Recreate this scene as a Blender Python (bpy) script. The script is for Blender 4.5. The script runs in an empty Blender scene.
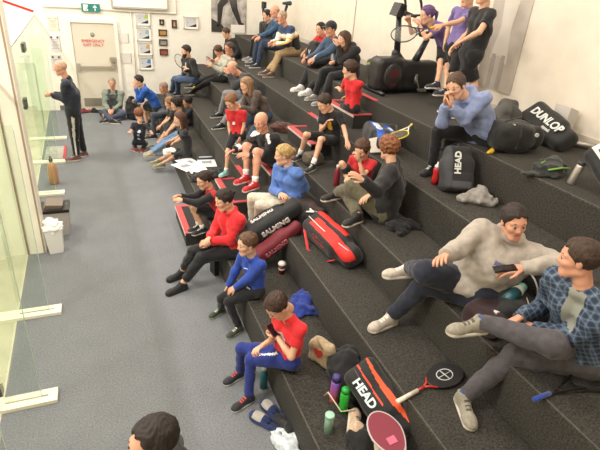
import bpy, math, random
import numpy as np
from mathutils import Vector, Matrix
random.seed(7); rng = np.random.default_rng(5)
SC = bpy.context.scene; COL = SC.collection
PI = math.pi
def lin(c):
    c = c/255.0
    return c/12.92 if c <= 0.04045 else ((c+0.055)/1.055)**2.4
def rgb(h):
    if isinstance(h, str): h = h.lstrip('#'); h = tuple(int(h[i:i+2], 16) for i in (0, 2, 4))
    return (lin(h[0]), lin(h[1]), lin(h[2]), 1)
MC = {}
def mat(col, rough=.8, kind='plain', metal=0, amt=.12, scale=30, bump=.15, col2=None):
    key = (str(col), rough, kind, metal, amt, scale, bump, str(col2))
    if key in MC: return MC[key]
    m = bpy.data.materials.new('material_%d' % len(MC)); m.use_nodes = True
    nt = m.node_tree; N = nt.nodes; L = nt.links; b = N['Principled BSDF']
    c = rgb(col); b.inputs['Roughness'].default_value = rough; b.inputs['Metallic'].default_value = metal
    b.inputs['Base Color'].default_value = c
    tc = N.new('ShaderNodeTexCoord')
    if kind in ('cloth', 'carpet', 'wall', 'skin', 'hair', 'brick', 'plain2'):
        n = N.new('ShaderNodeTexNoise'); n.inputs['Scale'].default_value = scale; n.inputs['Detail'].default_value = 4
        L.new(tc.outputs['Object'], n.inputs['Vector'])
        r = N.new('ShaderNodeMix'); r.data_type = 'RGBA'
        d = [max(0, x*(1-amt*2)) for x in c[:3]]+[1]; u = [min(1, x*(1+amt*2)) for x in c[:3]]+[1]
        if col2: u = list(rgb(col2))
        r.inputs[6].default_value = d; r.inputs[7].default_value = u
        mr = N.new('ShaderNodeMapRange'); mr.inputs[1].default_value = .32; mr.inputs[2].default_value = .68
        L.new(n.outputs[0], mr.inputs[0]); L.new(mr.outputs[0], r.inputs[0])
        out = r.outputs[2]
        if kind == 'carpet':
            n2 = N.new('ShaderNodeTexNoise'); n2.inputs['Scale'].default_value = 3.1; n2.inputs['Detail'].default_value = 5
            L.new(tc.outputs['Object'], n2.inputs['Vector'])
            r2 = N.new('ShaderNodeMix'); r2.data_type = 'RGBA'; r2.blend_type = 'MULTIPLY'; r2.inputs[0].default_value = 1
            cr = N.new('ShaderNodeValToRGB'); cr.color_ramp.elements[0].position = .3; cr.color_ramp.elements[1].position = .7
            cr.color_ramp.elements[0].color = (.93, .93, .93, 1); cr.color_ramp.elements[1].color = (1.04, 1.04, 1.04, 1)
            L.new(n2.outputs[0], cr.inputs[0]); L.new(out, r2.inputs[6]); L.new(cr.outputs[0], r2.inputs[7]); out = r2.outputs[2]
        L.new(out, b.inputs['Base Color'])
        if bump:
            bp = N.new('ShaderNodeBump'); bp.inputs['Strength'].default_value = bump; bp.inputs['Distance'].default_value = .01
            L.new(n.outputs[0], bp.inputs['Height']); L.new(bp.outputs[0], b.inputs['Normal'])
            if kind == 'brick':
                bk = N.new('ShaderNodeTexBrick'); bk.inputs['Scale'].default_value = 1; bk.inputs['Mortar Size'].default_value = .006
                bk.inputs['Brick Width'].default_value = .44; bk.inputs['Row Height'].default_value = .215
                mp = N.new('ShaderNodeMapping'); mp.inputs['Rotation'].default_value = (PI/2, 0, 0)
                L.new(tc.outputs['Object'], mp.inputs[0]); L.new(mp.outputs[0], bk.inputs['Vector'])
                L.new(bk.outputs['Fac'], bp.inputs['Height']); bp.invert = True; bp.inputs['Strength'].default_value = .35
    if kind in ('cloth',):
        b.inputs['Sheen Weight'].default_value = .15
    if kind == 'skin':
        b.inputs['Subsurface Weight'].default_value = .08; b.inputs['Subsurface Radius'].default_value = (.02, .008, .004)
    if kind == 'plaid':
        mp = N.new('ShaderNodeMapping'); mp.inputs['Rotation'].default_value = (.3, .5, .4); L.new(tc.outputs['Object'], mp.inputs[0])
        prev = None
        for i, (ax, sc_) in enumerate((('X', 3.6), ('Y', 3.2), ('Z', 4.0))):
            w = N.new('ShaderNodeTexWave'); w.bands_direction = ax; w.inputs['Scale'].default_value = sc_*2.2; w.inputs['Distortion'].default_value = .15
            L.new(mp.outputs[0], w.inputs['Vector'])
            cr = N.new('ShaderNodeValToRGB'); e = cr.color_ramp.elements
            e[0].position = .55; e[0].color = (0, 0, 0, 1); e[1].position = .72; e[1].color = (.28, .28, .28, 1)
            x = e.new(.955); x.color = (.3, .3, .3, 1); x = e.new(.985); x.color = (1, 1, 1, 1)
            L.new(w.outputs[0], cr.inputs[0])
            if prev is None: prev = cr.outputs[0]
            else:
                a = N.new('ShaderNodeMix'); a.data_type = 'RGBA'; a.blend_type = 'ADD'; a.inputs[0].default_value = 1
                L.new(prev, a.inputs[6]); L.new(cr.outputs[0], a.inputs[7]); prev = a.outputs[2]
        r = N.new('ShaderNodeMix'); r.data_type = 'RGBA'; r.inputs[6].default_value = c; r.inputs[7].default_value = rgb(col2); r.clamp_factor = True
        mm = N.new('ShaderNodeMath'); mm.operation = 'MULTIPLY'; mm.inputs[1].default_value = .55
        L.new(prev, mm.inputs[0]); L.new(mm.outputs[0], r.inputs[0]); L.new(r.outputs[2], b.inputs['Base Color'])
    if kind == 'grad':   # bottle that fades from one colour to another along its height
        sp = N.new('ShaderNodeSeparateXYZ'); L.new(tc.outputs['Generated'], sp.inputs[0])
        r = N.new('ShaderNodeMix'); r.data_type = 'RGBA'; r.inputs[6].default_value = c; r.inputs[7].default_value = rgb(col2)
        L.new(sp.outputs['Z'], r.inputs[0]); L.new(r.outputs[2], b.inputs['Base Color'])
    if kind == 'glass':
        b.inputs['Transmission Weight'].default_value = 0
        N.remove(b); g = N.new('ShaderNodeBsdfGlossy'); g.inputs['Roughness'].default_value = .02; g.inputs['Color'].default_value = (1, 1, 1, 1)
        t = N.new('ShaderNodeBsdfTransparent'); t.inputs['Color'].default_value = c
        fr = N.new('ShaderNodeFresnel'); fr.inputs['IOR'].default_value = 1.5
        f2 = N.new('ShaderNodeMath'); f2.operation = 'MULTIPLY'; f2.inputs[1].default_value = .3; L.new(fr.outputs[0], f2.inputs[0])
        mx = N.new('ShaderNodeMixShader'); L.new(f2.outputs[0], mx.inputs[0]); L.new(t.outputs[0], mx.inputs[1]); L.new(g.outputs[0], mx.inputs[2])
        L.new(mx.outputs[0], N['Material Output'].inputs[0])
    if kind == 'emit':
        b.inputs['Emission Color'].default_value = c; b.inputs['Emission Strength'].default_value = amt*10
    MC[key] = m
    return m
# ---------------------------------------------------------------- objects
def tag(o, label=None, cat=None, group=None, kind=None):
    if label: o['label'] = label
    if cat: o['category'] = cat
    if group: o['group'] = group
    if kind: o['kind'] = kind
    return o
def empty(name, loc, label, cat, group=None, rz=0):
    o = bpy.data.objects.new(name, None); COL.objects.link(o); o.location = loc; o.rotation_euler = (0, 0, rz); o.empty_display_size = .1
    return tag(o, label, cat, group)
class MB:
    """collects verts / faces / material slots"""
    def __init__(s): s.v = []; s.f = []; s.mi = []; s.sm = []
    def add(s, v, f, mi=0, smooth=True):
        k = len(s.v); s.v += [tuple(map(float, p)) for p in v]; s.f += [tuple(int(i)+k for i in q) for q in f]
        s.mi += ([mi]*len(f) if np.isscalar(mi) else [int(x) for x in mi]); s.sm += [smooth]*len(f); return s
    def box(s, c, d, mi=0, R=None):
        x, y, z = [q/2 for q in d]
        v = [Vector((a*x, b*y, e*z)) for a in (-1, 1) for b in (-1, 1) for e in (-1, 1)]
        if R is not None: v = [R @ p for p in v]
        v = [p+Vector(c) for p in v]
        return s.add(v, [(0, 1, 3, 2), (4, 6, 7, 5), (0, 4, 5, 1), (2, 3, 7, 6), (0, 2, 6, 4), (1, 5, 7, 3)], mi, False)
    def tube(s, pts, r, n=8, mi=0, cap=True, flat=1, closed=False):
        pts = [Vector(p) for p in pts]; m = len(pts)
        rr = [r]*m if np.isscalar(r) else list(r); V = []
        prevn = None
        for i, p in enumerate(pts):
            if closed: t = pts[(i+1) % m]-pts[i-1]
            else: t = pts[min(i+1, m-1)]-pts[max(i-1, 0)]
            t.normalize()
            if prevn is None:
                a = Vector((0, 0, 1)) if abs(t.z) < .9 else Vector((1, 0, 0)); u = t.cross(a).normalized()
            else: u = (prevn-t*prevn.dot(t)).normalized()
            prevn = u; w = t.cross(u)
            for k in range(n):
                q = 2*PI*k/n; V.append(p+u*math.cos(q)*rr[i]+w*math.sin(q)*rr[i]*flat)
        F = []
        for i in range(m if closed else m-1):
            j = (i+1) % m
            for k in range(n): F.append((i*n+k, i*n+(k+1) % n, j*n+(k+1) % n, j*n+k))
        if cap and not closed: F.append(tuple(range(n))[::-1]); F.append(tuple((m-1)*n+k for k in range(n)))
        return s.add(V, F, mi)
    def lathe(s, prof, n=16, mi=0, M=None, c=(0, 0, 0)):
        V = []; 
        for r, z in prof:
            for k in range(n): V.append(Vector((r*math.cos(2*PI*k/n), r*math.sin(2*PI*k/n), z)))
        if M is not None: V = [M @ p for p in V]
        V = [p+Vector(c) for p in V]; F = []
        for i in range(len(prof)-1):
            for k in range(n): F.append((i*n+k, i*n+(k+1) % n, (i+1)*n+(k+1) % n, (i+1)*n+k))
        F.append(tuple(range(n))[::-1]); F.append(tuple((len(prof)-1)*n+k for k in range(n)))
        return s.add(V, F, mi)
    def prism(s, poly, y0, y1, mi=0, M=None):
        """polygon in local XZ, extruded along local Y"""
        n = len(poly); V = [Vector((x, y0, z)) for x, z in poly]+[Vector((x, y1, z)) for x, z in poly]
        if M is not None: V = [M @ p for p in V]
        F = [tuple(range(n))[::-1], tuple(range(n, 2*n))]+[(i, (i+1) % n, n+(i+1) % n, n+i) for i in range(n)]
        return s.add(V, F, mi, False)
    def build(s, name, mats, parent=None, loc=None):
        me = bpy.data.meshes.new(name); me.from_pydata(s.v, [], s.f)
        if not isinstance(mats, (list, tuple)): mats = [mats]
        for m in mats: me.materials.append(m)
        me.polygons.foreach_set('material_index', s.mi); me.polygons.foreach_set('use_smooth', s.sm); me.update()
        o = bpy.data.objects.new(name, me); COL.objects.link(o)
        if loc is not None: o.location = loc
        if parent is not None:
            o.parent = parent
        return o
def rel(parent, *objs):
    """meshes written in world coordinates: keep them in place under a parent"""
    for o in objs:
        o.parent = parent
        M = Matrix.Translation(parent.location) @ parent.rotation_euler.to_matrix().to_4x4()
        o.data.transform(M.inverted())
def under(root, part, *objs):
    """pieces of a part: world-coordinate meshes hung below a part that already hangs below root"""
    for o in objs:
        M = Matrix.Translation(root.location) @ root.rotation_euler.to_matrix().to_4x4()
        o.data.transform(M.inverted()); o.parent = part
def origin(o, p):
    o.data.transform(Matrix.Translation(-Vector(p))); o.location = p; return o
# ---------------------------------------------------------------- signed distance modelling
class Field:
    def __init__(s, lo, hi, h):
        s.h = h; s.lo = np.array(lo, np.float32)-2*h
        n = np.ceil((np.array(hi)-s.lo)/h).astype(int)+3
        ax = [s.lo[i]+h*np.arange(n[i], dtype=np.float32) for i in range(3)]
        s.X, s.Y, s.Z = np.meshgrid(*ax, indexing='ij'); s.d = None
    def seg(s, a, b, ra, rb):
        a = np.array(a, np.float32); b = np.array(b, np.float32); ab = b-a; q = max(1e-9, float(ab@ab))
        px, py, pz = s.X-a[0], s.Y-a[1], s.Z-a[2]
        t = np.clip((px*ab[0]+py*ab[1]+pz*ab[2])/q, 0, 1)
        return np.sqrt((px-t*ab[0])**2+(py-t*ab[1])**2+(pz-t*ab[2])**2)-(ra+(rb-ra)*t)
    def ell(s, c, r, R=None):
        px, py, pz = s.X-c[0], s.Y-c[1], s.Z-c[2]
        if R is not None:
            R = np.array(R, np.float32)
            px, py, pz = (px*R[0, 0]+py*R[1, 0]+pz*R[2, 0], px*R[0, 1]+py*R[1, 1]+pz*R[2, 1], px*R[0, 2]+py*R[1, 2]+pz*R[2, 2])
        k = np.sqrt((px/r[0])**2+(py/r[1])**2+(pz/r[2])**2)
        return (k-1)*min(r)
    def rbox(s, c, hd, r, R=None):
        px, py, pz = s.X-c[0], s.Y-c[1], s.Z-c[2]
        if R is not None:
            R = np.array(R, np.float32)
            px, py, pz = (px*R[0, 0]+py*R[1, 0]+pz*R[2, 0], px*R[0, 1]+py*R[1, 1]+pz*R[2, 1], px*R[0, 2]+py*R[1, 2]+pz*R[2, 2])
        qx, qy, qz = np.abs(px)-hd[0]+r, np.abs(py)-hd[1]+r, np.abs(pz)-hd[2]+r
        return np.sqrt(np.maximum(qx, 0)**2+np.maximum(qy, 0)**2+np.maximum(qz, 0)**2)+np.minimum(np.maximum(qx, np.maximum(qy, qz)), 0)-r
    def plane(s, p, n):
        n = np.array(n, float); n = n/np.linalg.norm(n)
        return (s.X-p[0])*n[0]+(s.Y-p[1])*n[1]+(s.Z-p[2])*n[2]
    def add(s, e, k=.0):
        if s.d is None: s.d = e
        elif k <= 0: s.d = np.minimum(s.d, e)
        else:
            t = np.clip(.5+.5*(s.d-e)/k, 0, 1); s.d = s.d*(1-t)+e*t-k*t*(1-t)
        return s
    def cut(s, e): s.d = np.maximum(s.d, e); return s
    def wobble(s, amp, f, seed=0):
        q = seed*1.7
        s.d = s.d+amp*(np.sin(f*s.X+q+1.3*np.sin(f*.7*s.Z+q))*np.sin(f*1.1*s.Y+2*q)+.6*np.sin(f*1.7*s.Z+q+np.sin(f*s.X)))
        return s
    def mesh(s):
        d = s.d; S = d < 0
        if not S.any(): return np.zeros((0, 3)), []
        nx, ny, nz = d.shape
        c = np.zeros((nx-1, ny-1, nz-1), np.int8)
        for i in (0, 1):
            for j in (0, 1):
                for k in (0, 1): c += S[i:nx-1+i, j:ny-1+j, k:nz-1+k]
        act = (c > 0) & (c < 8); idx = -np.ones(act.shape, int); A = np.argwhere(act); idx[act] = np.arange(len(A))
        P = np.zeros((len(A), 3)); W = np.zeros(len(A))
        cor = [(i, j, k) for i in (0, 1) for j in (0, 1) for k in (0, 1)]
        for a in cor:
            for ax in range(3):
                if a[ax]: continue
                b = list(a); b[ax] = 1
                va = d[A[:, 0]+a[0], A[:, 1]+a[1], A[:, 2]+a[2]]; vb = d[A[:, 0]+b[0], A[:, 1]+b[1], A[:, 2]+b[2]]
                m = (va < 0) != (vb < 0); t = np.where(m, va/np.where(m, va-vb, 1), 0)
                q = np.array(a, float)[None, :].repeat(len(A), 0); q[:, ax] += t
                P += q*m[:, None]; W += m
        P = (A+P/W[:, None])*s.h+s.lo
        Q = []
        for ax in range(3):
            sl0 = [slice(None)]*3; sl1 = [slice(None)]*3; sl0[ax] = slice(0, -1); sl1[ax] = slice(1, None)
            x = S[tuple(sl0)] != S[tuple(sl1)]; E = np.argwhere(x); u, v = [(1, 2), (2, 0), (0, 1)][ax]
            E = E[(E[:, u] > 0) & (E[:, v] > 0) & (E[:, u] < d.shape[u]-1) & (E[:, v] < d.shape[v]-1)]
            def g(du, dv):
                q = E.copy(); q[:, u] -= du; q[:, v] -= dv; return idx[q[:, 0], q[:, 1], q[:, 2]]
            f = np.stack([g(1, 1), g(0, 1), g(0, 0), g(1, 0)], 1); ins = S[E[:, 0], E[:, 1], E[:, 2]]
            f[~ins] = f[~ins][:, ::-1]; Q.append(f)
        Q = np.concatenate(Q); Q = Q[(Q >= 0).all(1)]
        return P, Q
def V3(p): return np.array(p, float)
def nz(v): v = V3(v); return v/max(1e-9, np.linalg.norm(v))
def bounds(pts, pad): p = np.array(pts); return p.min(0)-pad, p.max(0)+pad
# ---------------------------------------------------------------- head template (face +X, up +Z, unit metres for an adult)
def head_mesh(h, jaw=1.0):
    F = Field((-.12, -.1, -.15), (.14, .1, .14), h)
    F.add(F.ell((-.012, 0, .035), (.098, .077, .088)))
    F.add(F.ell((.028, 0, -.035), (.062, .056*jaw, .082)), .03)
    F.add(F.seg((.06, -.014, -.098), (.06, .014, -.098), .022, .022), .03)
    F.add(F.seg((-.02, .05*jaw, -.06), (.055, .02, -.098), .018, .016), .02); F.add(F.seg((-.02, -.05*jaw, -.06), (.055, -.02, -.098), .018, .016), .02)
    for y in (-1, 1):
        F.add(F.seg((.078, .012*y, .026), (.066, .046*y, .024), .011, .011), .012)
        F.add(F.ell((.058, .04*y, -.022), (.024, .02, .02)), .02)
    for y in (-1, 1):
        F.d = np.maximum(F.d, -(np.sqrt((F.X-.098)**2+(F.Y-.031*y)**2+(F.Z-.004)**2)-.016))
    F.add(F.seg((.082, 0, .012), (.099, 0, -.024), .007, .011), .012)
    for y in (-1, 1): F.add(F.seg((.088, .012*y, -.03), (.09, .012*y, -.03), .009, .009), .006)
    F.add(F.seg((.078, -.018, -.056), (.078, .018, -.056), .008, .008), .008)
    F.add(F.seg((.074, -.016, -.068), (.074, .016, -.068), .009, .009), .008)
    F.add(F.seg((-.03, 0, -.06), (-.045, 0, -.13), .052, .05), .03)
    for y in (-1, 1):
        F.add(F.ell((-.004, .079*y, -.004), (.019, .008, .031)), .006)
    P, Q = F.mesh()
    c = P[Q].mean(1)
    mi = np.zeros(len(Q), int)
    lip = (np.abs(c[:, 1]) < .024) & (np.abs(c[:, 2]+.0625) < .0095) & (c[:, 0] > .066)
    mi[lip] = 1
    return P, Q, mi
HEADS = {}
def head(h):
    if h not in HEADS: HEADS[h] = head_mesh(h)
    return HEADS[h]
def hair_mesh(style, h, seed=1):
    F = Field((-.2, -.12, -.32), (.17, .12, .18), h)
    big = {'short': .010, 'shaved': .003, 'fringe': .004, 'boy': .016, 'curly': .026, 'long': .012, 'tail': .010, 'bun': .010, 'cap': .014, 'messy': .02}.get(style, .01)
    shell = F.ell((-.014, 0, .036), (.098+big, .078+big, .088+big))
    lowz = {'long': -.12, 'curly': -.09, 'boy': -.055, 'messy': -.06}.get(style, -.05)
    fx = {'short': .088, 'boy': .066, 'messy': .06, 'long': .082, 'tail': .09, 'bun': .09, 'curly': .07}.get(style, .088)
    n = nz((.80, 0, -.60))
    A = (F.X-.085)*n[0]+(F.Z-fx)*n[2]
    B = np.maximum(F.X+.012-(.0 if style not in ('long', 'curly') else .03), lowz-F.Z)
    keep = np.minimum(A, B)
    if style == 'fringe': keep = np.maximum(np.maximum(F.X+.0, -.065-F.Z), F.Z-.045)
    if style == 'cap':
        F.add(np.maximum(shell, np.maximum(.042-F.Z+(F.X)*.12, -1)))
        F.add(np.maximum(F.ell((.10, 0, .045), (.075, .062, .03)), np.abs(F.Z-.05+F.X*.0)-.006), .004)
        return F.mesh()
    F.add(np.maximum(shell+.0025*np.sin(F.Y*230+9*np.sin(F.X*40+seed)), keep+.006*np.sin(F.Y*150+seed)))
    if style == 'long':
        F.cut(F.plane((0, 0, -.3), (0, 0, -1)))
        F.add(F.seg((-.05, 0, .02), (-.075, 0, -.2), .085, .06), .03)
        for y in (-1, 1): F.add(F.seg((-.01, .07*y, .0), (-.005, .075*y, -.17), .03, .024), .02)
        F.d = np.maximum(F.d, -F.ell((.05, 0, -.05), (.07, .062, .13)))
    if style == 'bun': F.add(F.ell((-.118, 0, .045), (.032, .034, .032)), .008)
    if style == 'tail':
        F.add(F.seg((-.105, 0, .05), (-.145, 0, .0), .022, .028), .01); F.add(F.seg((-.145, 0, .0), (-.13, 0, -.12), .028, .012), .01)
    if style in ('curly', 'messy', 'boy'):
        F.wobble({'curly': .008, 'messy': .005, 'boy': .0035}[style], {'curly': 95, 'messy': 80, 'boy': 70}[style], seed)
    elif style != 'shaved': F.wobble(.002, 60, seed)
    return F.mesh()
def shoe_mesh(h):
    F = Field((-.09, -.07, -.1), (.24, .07, .09), h)
    F.add(F.seg((-.03, 0, -.045), (.14, 0, -.05), .036, .034)); F.add(F.ell((.155, 0, -.055), (.062, .044, .034)), .03)
    F.add(F.ell((-.03, 0, -.05), (.042, .036, .04)), .02); F.add(F.seg((.0, 0, -.03), (-.01, 0, .015), .042, .042), .03)
    F.add(F.seg((.01, 0, .0), (.075, 0, -.035), .034, .03), .02)
    F.cut(F.plane((0, 0, .03), (-.25, 0, 1)))
    F.add(np.maximum(np.maximum(F.seg((-.035, 0, -.07), (.165, .0, -.07), .042, .048), F.Z+.062), -.085-F.Z), .0)
    F.cut(-.085-F.Z)
    P, Q = F.mesh(); c = P[Q].mean(1); mi = np.zeros(len(Q), int)
    mi[c[:, 2] < -.060] = 1
    mi[(c[:, 0] > .04) & (c[:, 0] < .11) & (np.abs(c[:, 1]) < .017) & (c[:, 2] > -.04) & (np.sin(c[:, 0]*260) > -.1)] = 2
    return P, Q, mi
SHOES = {}
def frame(x, up):
    x = nz(x); y = nz(np.cross(up, x)); z = np.cross(x, y); return np.stack([x, y, z], 1)
def hand_chains(mb, wr, d, side, s, palm, curl, n, mi=0):
    """five tapering finger chains rooted in the wrist; side +1 left hand, -1 right"""
    d = nz(d); p = V3(palm); p = nz(p-d*(p@d)); t = nz(np.cross(p, d))*side    # towards the thumb
    k = s
    for i, (off, L, sp) in enumerate(((.030, .085, .10), (.010, .093, .03), (-.010, .087, -.04), (-.028, .070, -.12))):
        a = wr+t*off*.5*k-d*.02*k; kn = wr+d*(.088-.006*abs(i-1))*k+t*off*k
        q = [a, (a+kn)/2, kn]; ang = 0; cur = kn; dd = d
        for j, f in enumerate((.42, .32, .26)):
            ang += curl[0]*(.6 if j == 0 else 1.0)
            v = nz((d*math.cos(ang)+p*math.sin(ang))+t*sp); cur = cur+v*L*f*k; q.append(cur)
        mb.tube(q, [.016*k, .015*k, .0115*k, .0095*k, .0085*k, .006*k], n, mi)
    a = wr+t*.012*k-d*.01*k; q = [a, wr+d*.03*k+t*.032*k+p*.006*k, wr+d*.062*k+t*(.055)*k+p*.016*k, wr+d*.092*k+t*(.062-.015*curl[0])*k+p*.028*k]
    mb.tube(q, [.017*k, .0155*k, .0105*k, .007*k], n, mi)
SKIN = {'fair': '#d9a98c', 'pink': '#d59b80', 'tan': '#bf8b6d'}
def person(key, label, D, W, h):
    """one figure: body (skin, continuous) with clothing, shoes and hair as parts"""
    J = {k: V3(v) for k, v in zip(JOINTS, D[3:])}
    s, w, hs = D[:3]; kid = s < .9
    w0 = w*(.88 if kid else 1.0)
    base = np.array([J['pel'][0], J['pel'][1], min(J['anL'][2], J['anR'][2])-.085*s])
    root = empty('person', base, label, 'person', W.get('group'))
    up = nz(J['neck']-J['pel']); Fw = J['F']; Lf = nz(np.cross(up, Fw)); pel, neck = J['pel'], J['neck']
    mid = (pel+neck)/2-Fw*.035*s; chest = neck-up*.15*s
    hd = J['head']; fdir = J['face']; hup = nz(np.array([0, 0, 1.])*.75+nz(hd-neck)*.5); HR = frame(fdir, hup)
    HM = lambda P: (np.asarray(P)*hs) @ HR.T+hd
    pts = [v for k, v in J.items() if k not in ('F', 'face', 'head', 'fiL', 'fiR', 'toeL', 'toeR')]
    skin = mat(SKIN.get(W.get('skin', 'fair'), W.get('skin')), .55, 'skin', amt=.05, scale=14, bump=.05)
    seed = sum(map(ord, key)) % 17
    # ---- body
    lo, hi = bounds(pts, .15*s); B = Field(lo, hi, h)
    a = Lf*.06*s*w0
    for g in (-1, 1): B.add(B.seg(pel+a*g*.9, mid+a*g*.8, .078*s*w0, .072*s*w0), .03); B.add(B.seg(mid+a*g*.8, chest+a*g, .072*s*w0, .070*s*w0), .03)
    B.add(B.seg(J['shL'], J['shR'], .045*s, .045*s), .03)
    B.add(B.seg(neck-up*.03*s, hd-HR[:, 0]*.03*hs-HR[:, 2]*.05*hs, .054*(s*.6+hs*.4), .047*hs), .03)
    for c in 'LR':
        B.add(B.seg(J['sh'+c], J['el'+c], .045*s*w0**.7, .036*s*w0**.5), .03); fa = J['el'+c]*.65+J['wr'+c]*.35
        B.add(B.seg(J['el'+c], fa, .035*s*w0**.4, .036*s*w0**.4), .015); B.add(B.seg(fa, J['wr'+c], .035*s*w0**.4, .024*s), .015)
        B.add(B.seg(J['hip'+c], J['kn'+c], .078*s*w0, .052*s*w0), .03)
        ca = J['kn'+c]*.68+J['an'+c]*.32; bk = nz(J['an'+c]-J['toe'+c])*.012*s
        B.add(B.seg(J['kn'+c], ca+bk, .050*s*w0, .052*s*w0), .02); B.add(B.seg(ca+bk, J['an'+c], .05*s*w0, .033*s), .02)
    P, Q = B.mesh(); mb = MB(); mb.add(P, Q, 0)
    fine = h < .0125
    P, Q, mi = head(.006 if fine else .0085); mb.add(HM(P), Q, mi)
    for y in (-1, 1):      # eyes and brows
        mb.add(HM([(0.0745+.013*math.cos(u)*math.cos(v), .031*y+.013*math.cos(u)*math.sin(v), .004+.0115*math.sin(u)) for u in np.linspace(-1.4, 1.4, 6) for v in np.linspace(0, 2*PI, 9)[:-1]]),
               [(i*8+j, i*8+(j+1) % 8, (i+1)*8+(j+1) % 8, (i+1)*8+j) for i in range(5) for j in range(8)], 2)
        c0 = HM([(.0845, .031*y, .002)])[0]; mb.tube([c0, c0+HR[:, 0]*.004*hs], .0075*hs, 8, 3)
        mb.tube(HM([(.083, .014*y, .026), (.084, .03*y, .031), (.074, .045*y, .026)]), [.003*hs, .0045*hs, .002*hs], 5, 4)
    for c, sd in (('L', 1), ('R', -1)):
        curl = W.get('curl'+c, W.get('curl', .35)); pal = W.get('palm'+c)
        if pal is None: pal = nz(np.array([0, 0, -1.])*.8-Lf*sd*.5)
        hand_chains(mb, J['wr'+c], J['fi'+c], -sd, s*(1.0 if not kid else 1.02), pal, (curl,), 8 if fine else 6)
    hc = mat(W.get('hairc', '#3a2a20'), .7, 'hair', amt=.25, scale=60, bump=.4)
    ob = mb.build('body', [skin, mat('#b8695c', .5), mat('#b9a89c', .4), mat('#2c2018', .3), hc]); rel(root, ob)
    # ---- hair / hat
    st = W.get('hair', 'short')
    if st != 'none':
        P, Q = hair_mesh('short' if st == 'cap' else st, .007 if fine else .0095, seed); o = MB().add(HM(P), Q).build('hair', hc); rel(root, o)
    if st == 'cap':
        P, Q = hair_mesh('cap', .007, seed); P = HM(P); o = MB().add(P, Q).build('cap', mat(W['hat'], .8, 'cloth')); rel(root, o); tag(o, W.get('hatlabel'))
    if W.get('beard'):
        F = Field((-.03, -.09, -.14), (.12, .09, -.0), .0075); F.add(F.ell((.03, 0, -.04), (.062+.006, .056+.006, .082+.004))); F.add(F.seg((.06, -.014, -.098), (.06, .014, -.098), .027, .027), .02)
        F.cut(np.maximum(F.Z+.04, -(F.X+.01))); F.d = np.maximum(F.d, -F.ell((.085, 0, -.05), (.03, .024, .028)))
        P, Q = F.mesh(); o = MB().add(HM(P), Q).build('beard', hc); rel(root, o)
    if W.get('glasses'):
        g = MB()
        for y in (-1, 1):
            g.tube(HM([(.099, .032*y+.022*math.cos(q), .004+.017*math.sin(q)) for q in np.linspace(0, 2*PI, 11)[:-1]]), .0022*hs, 5, closed=True)
            g.tube(HM([(.097, .054*y, .008), (.05, .078*y, .008), (-.02, .082*y, .004)]), .002*hs, 5)
        g.tube(HM([(.1, -.01, .006), (.1, .01, .006)]), .002*hs, 5); rel(root, g.build('glasses', mat('#1d1a1a', .3)))
    # ---- top
    tc = W.get('top', '#111111'); sl = W.get('sleeve', 'long'); kk = W.get('bag', 1.0)
    arm = [J['sh'+c] for c in 'LR']+[J['el'+c] for c in 'LR']+([J['wr'+c] for c in 'LR'] if sl == 'long' else [])
    lo, hi = bounds([pel, neck]+arm, .18*s*max(1, w)); T = Field(lo, hi, h)
    a = Lf*.068*s*w0
    for g in (-1, 1):
        T.add(T.seg(pel+a*g, mid+a*g*.95, .113*s*w0*kk, .107*s*w0*kk), .03); T.add(T.seg(mid+a*g*.95, chest+a*g*1.15, .107*s*w0*kk, .101*s*w0*kk), .03)
        T.add(T.seg(chest+a*g*1.15, neck-up*.05*s+a*g*1.3, .098*s*w0, .06*s*w0), .03)
    T.add(T.seg(J['shL'], neck-up*.03*s, .06*s*w0, .058*s), .03); T.add(T.seg(J['shR'], neck-up*.03*s, .06*s*w0, .058*s), .03)
    if w > 1.2: T.add(T.ell(mid+Fw*.06*s-up*.02*s, (.17*s, .17*s, .17*s)), .06)
    hem = W.get('hem', .05)
    T.cut(-T.plane(pel-up*hem*s, up))
    if W.get('hood'):
        hr = []
        for q in np.linspace(0, 2*PI, 15):
            b_ = .5-.5*math.sin(q); hr.append((neck+nz(Lf*math.cos(q)+Fw*math.sin(q))*(.068+.015*b_)*s+up*(.035*b_-.015)*s, (.02+.03*b_)*s))
        for (p0, r0), (p1, r1) in zip(hr[:-1], hr[1:]): T.add(T.seg(p0, p1, r0, r1), .012)
    else:
        T.d = np.maximum(T.d, -T.ell(neck+up*.085*s+Fw*.03*s, (.062*s, .062*s, .06*s)))
        if W.get('collar'):
            ring = [neck+up*.012*s+nz(Lf*math.cos(q)+Fw*math.sin(q))*.068*s+Fw*.012*s-up*.02*s*math.sin(q) for q in np.linspace(0, 2*PI, 13)]
            for p0, p1 in zip(ring[:-1], ring[1:]): T.add(T.seg(p0, p1, .018*s, .018*s), .008)
    for c in 'LR':
        sh, el, wr = J['sh'+c], J['el'+c], J['wr'+c]
        if sl == 'long':
            e = T.seg(sh, el, .068*s*w0**.6*kk, .061*s*kk); T.add(e, .035)
            T.add(np.maximum(T.seg(el, wr, .060*s*kk, .044*s*kk), T.plane(wr, wr-el)), .02)
        elif sl == 'short':
            m = sh+(el-sh)*.62; e = np.maximum(T.seg(sh, el, .062*s*w0, .066*s*w0), T.plane(m, el-sh)); T.add(e, .03)
    T.wobble(.006*s, 26, seed); T.wobble(.0026*s, 55, seed+3)
    P, Q = T.mesh(); mats = [mat(tc, .85, W.get('topkind', 'cloth'), amt=.06, scale=25, col2=W.get('top2'))]; mi = np.zeros(len(Q), int)
    c = P[Q].mean(1)
    def dseg(a_, b_):
        ab = b_-a_; t = np.clip(((c-a_) @ ab)/(ab@ab), 0, 1); return np.linalg.norm(c-(a_+t[:, None]*ab), axis=1)
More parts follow.
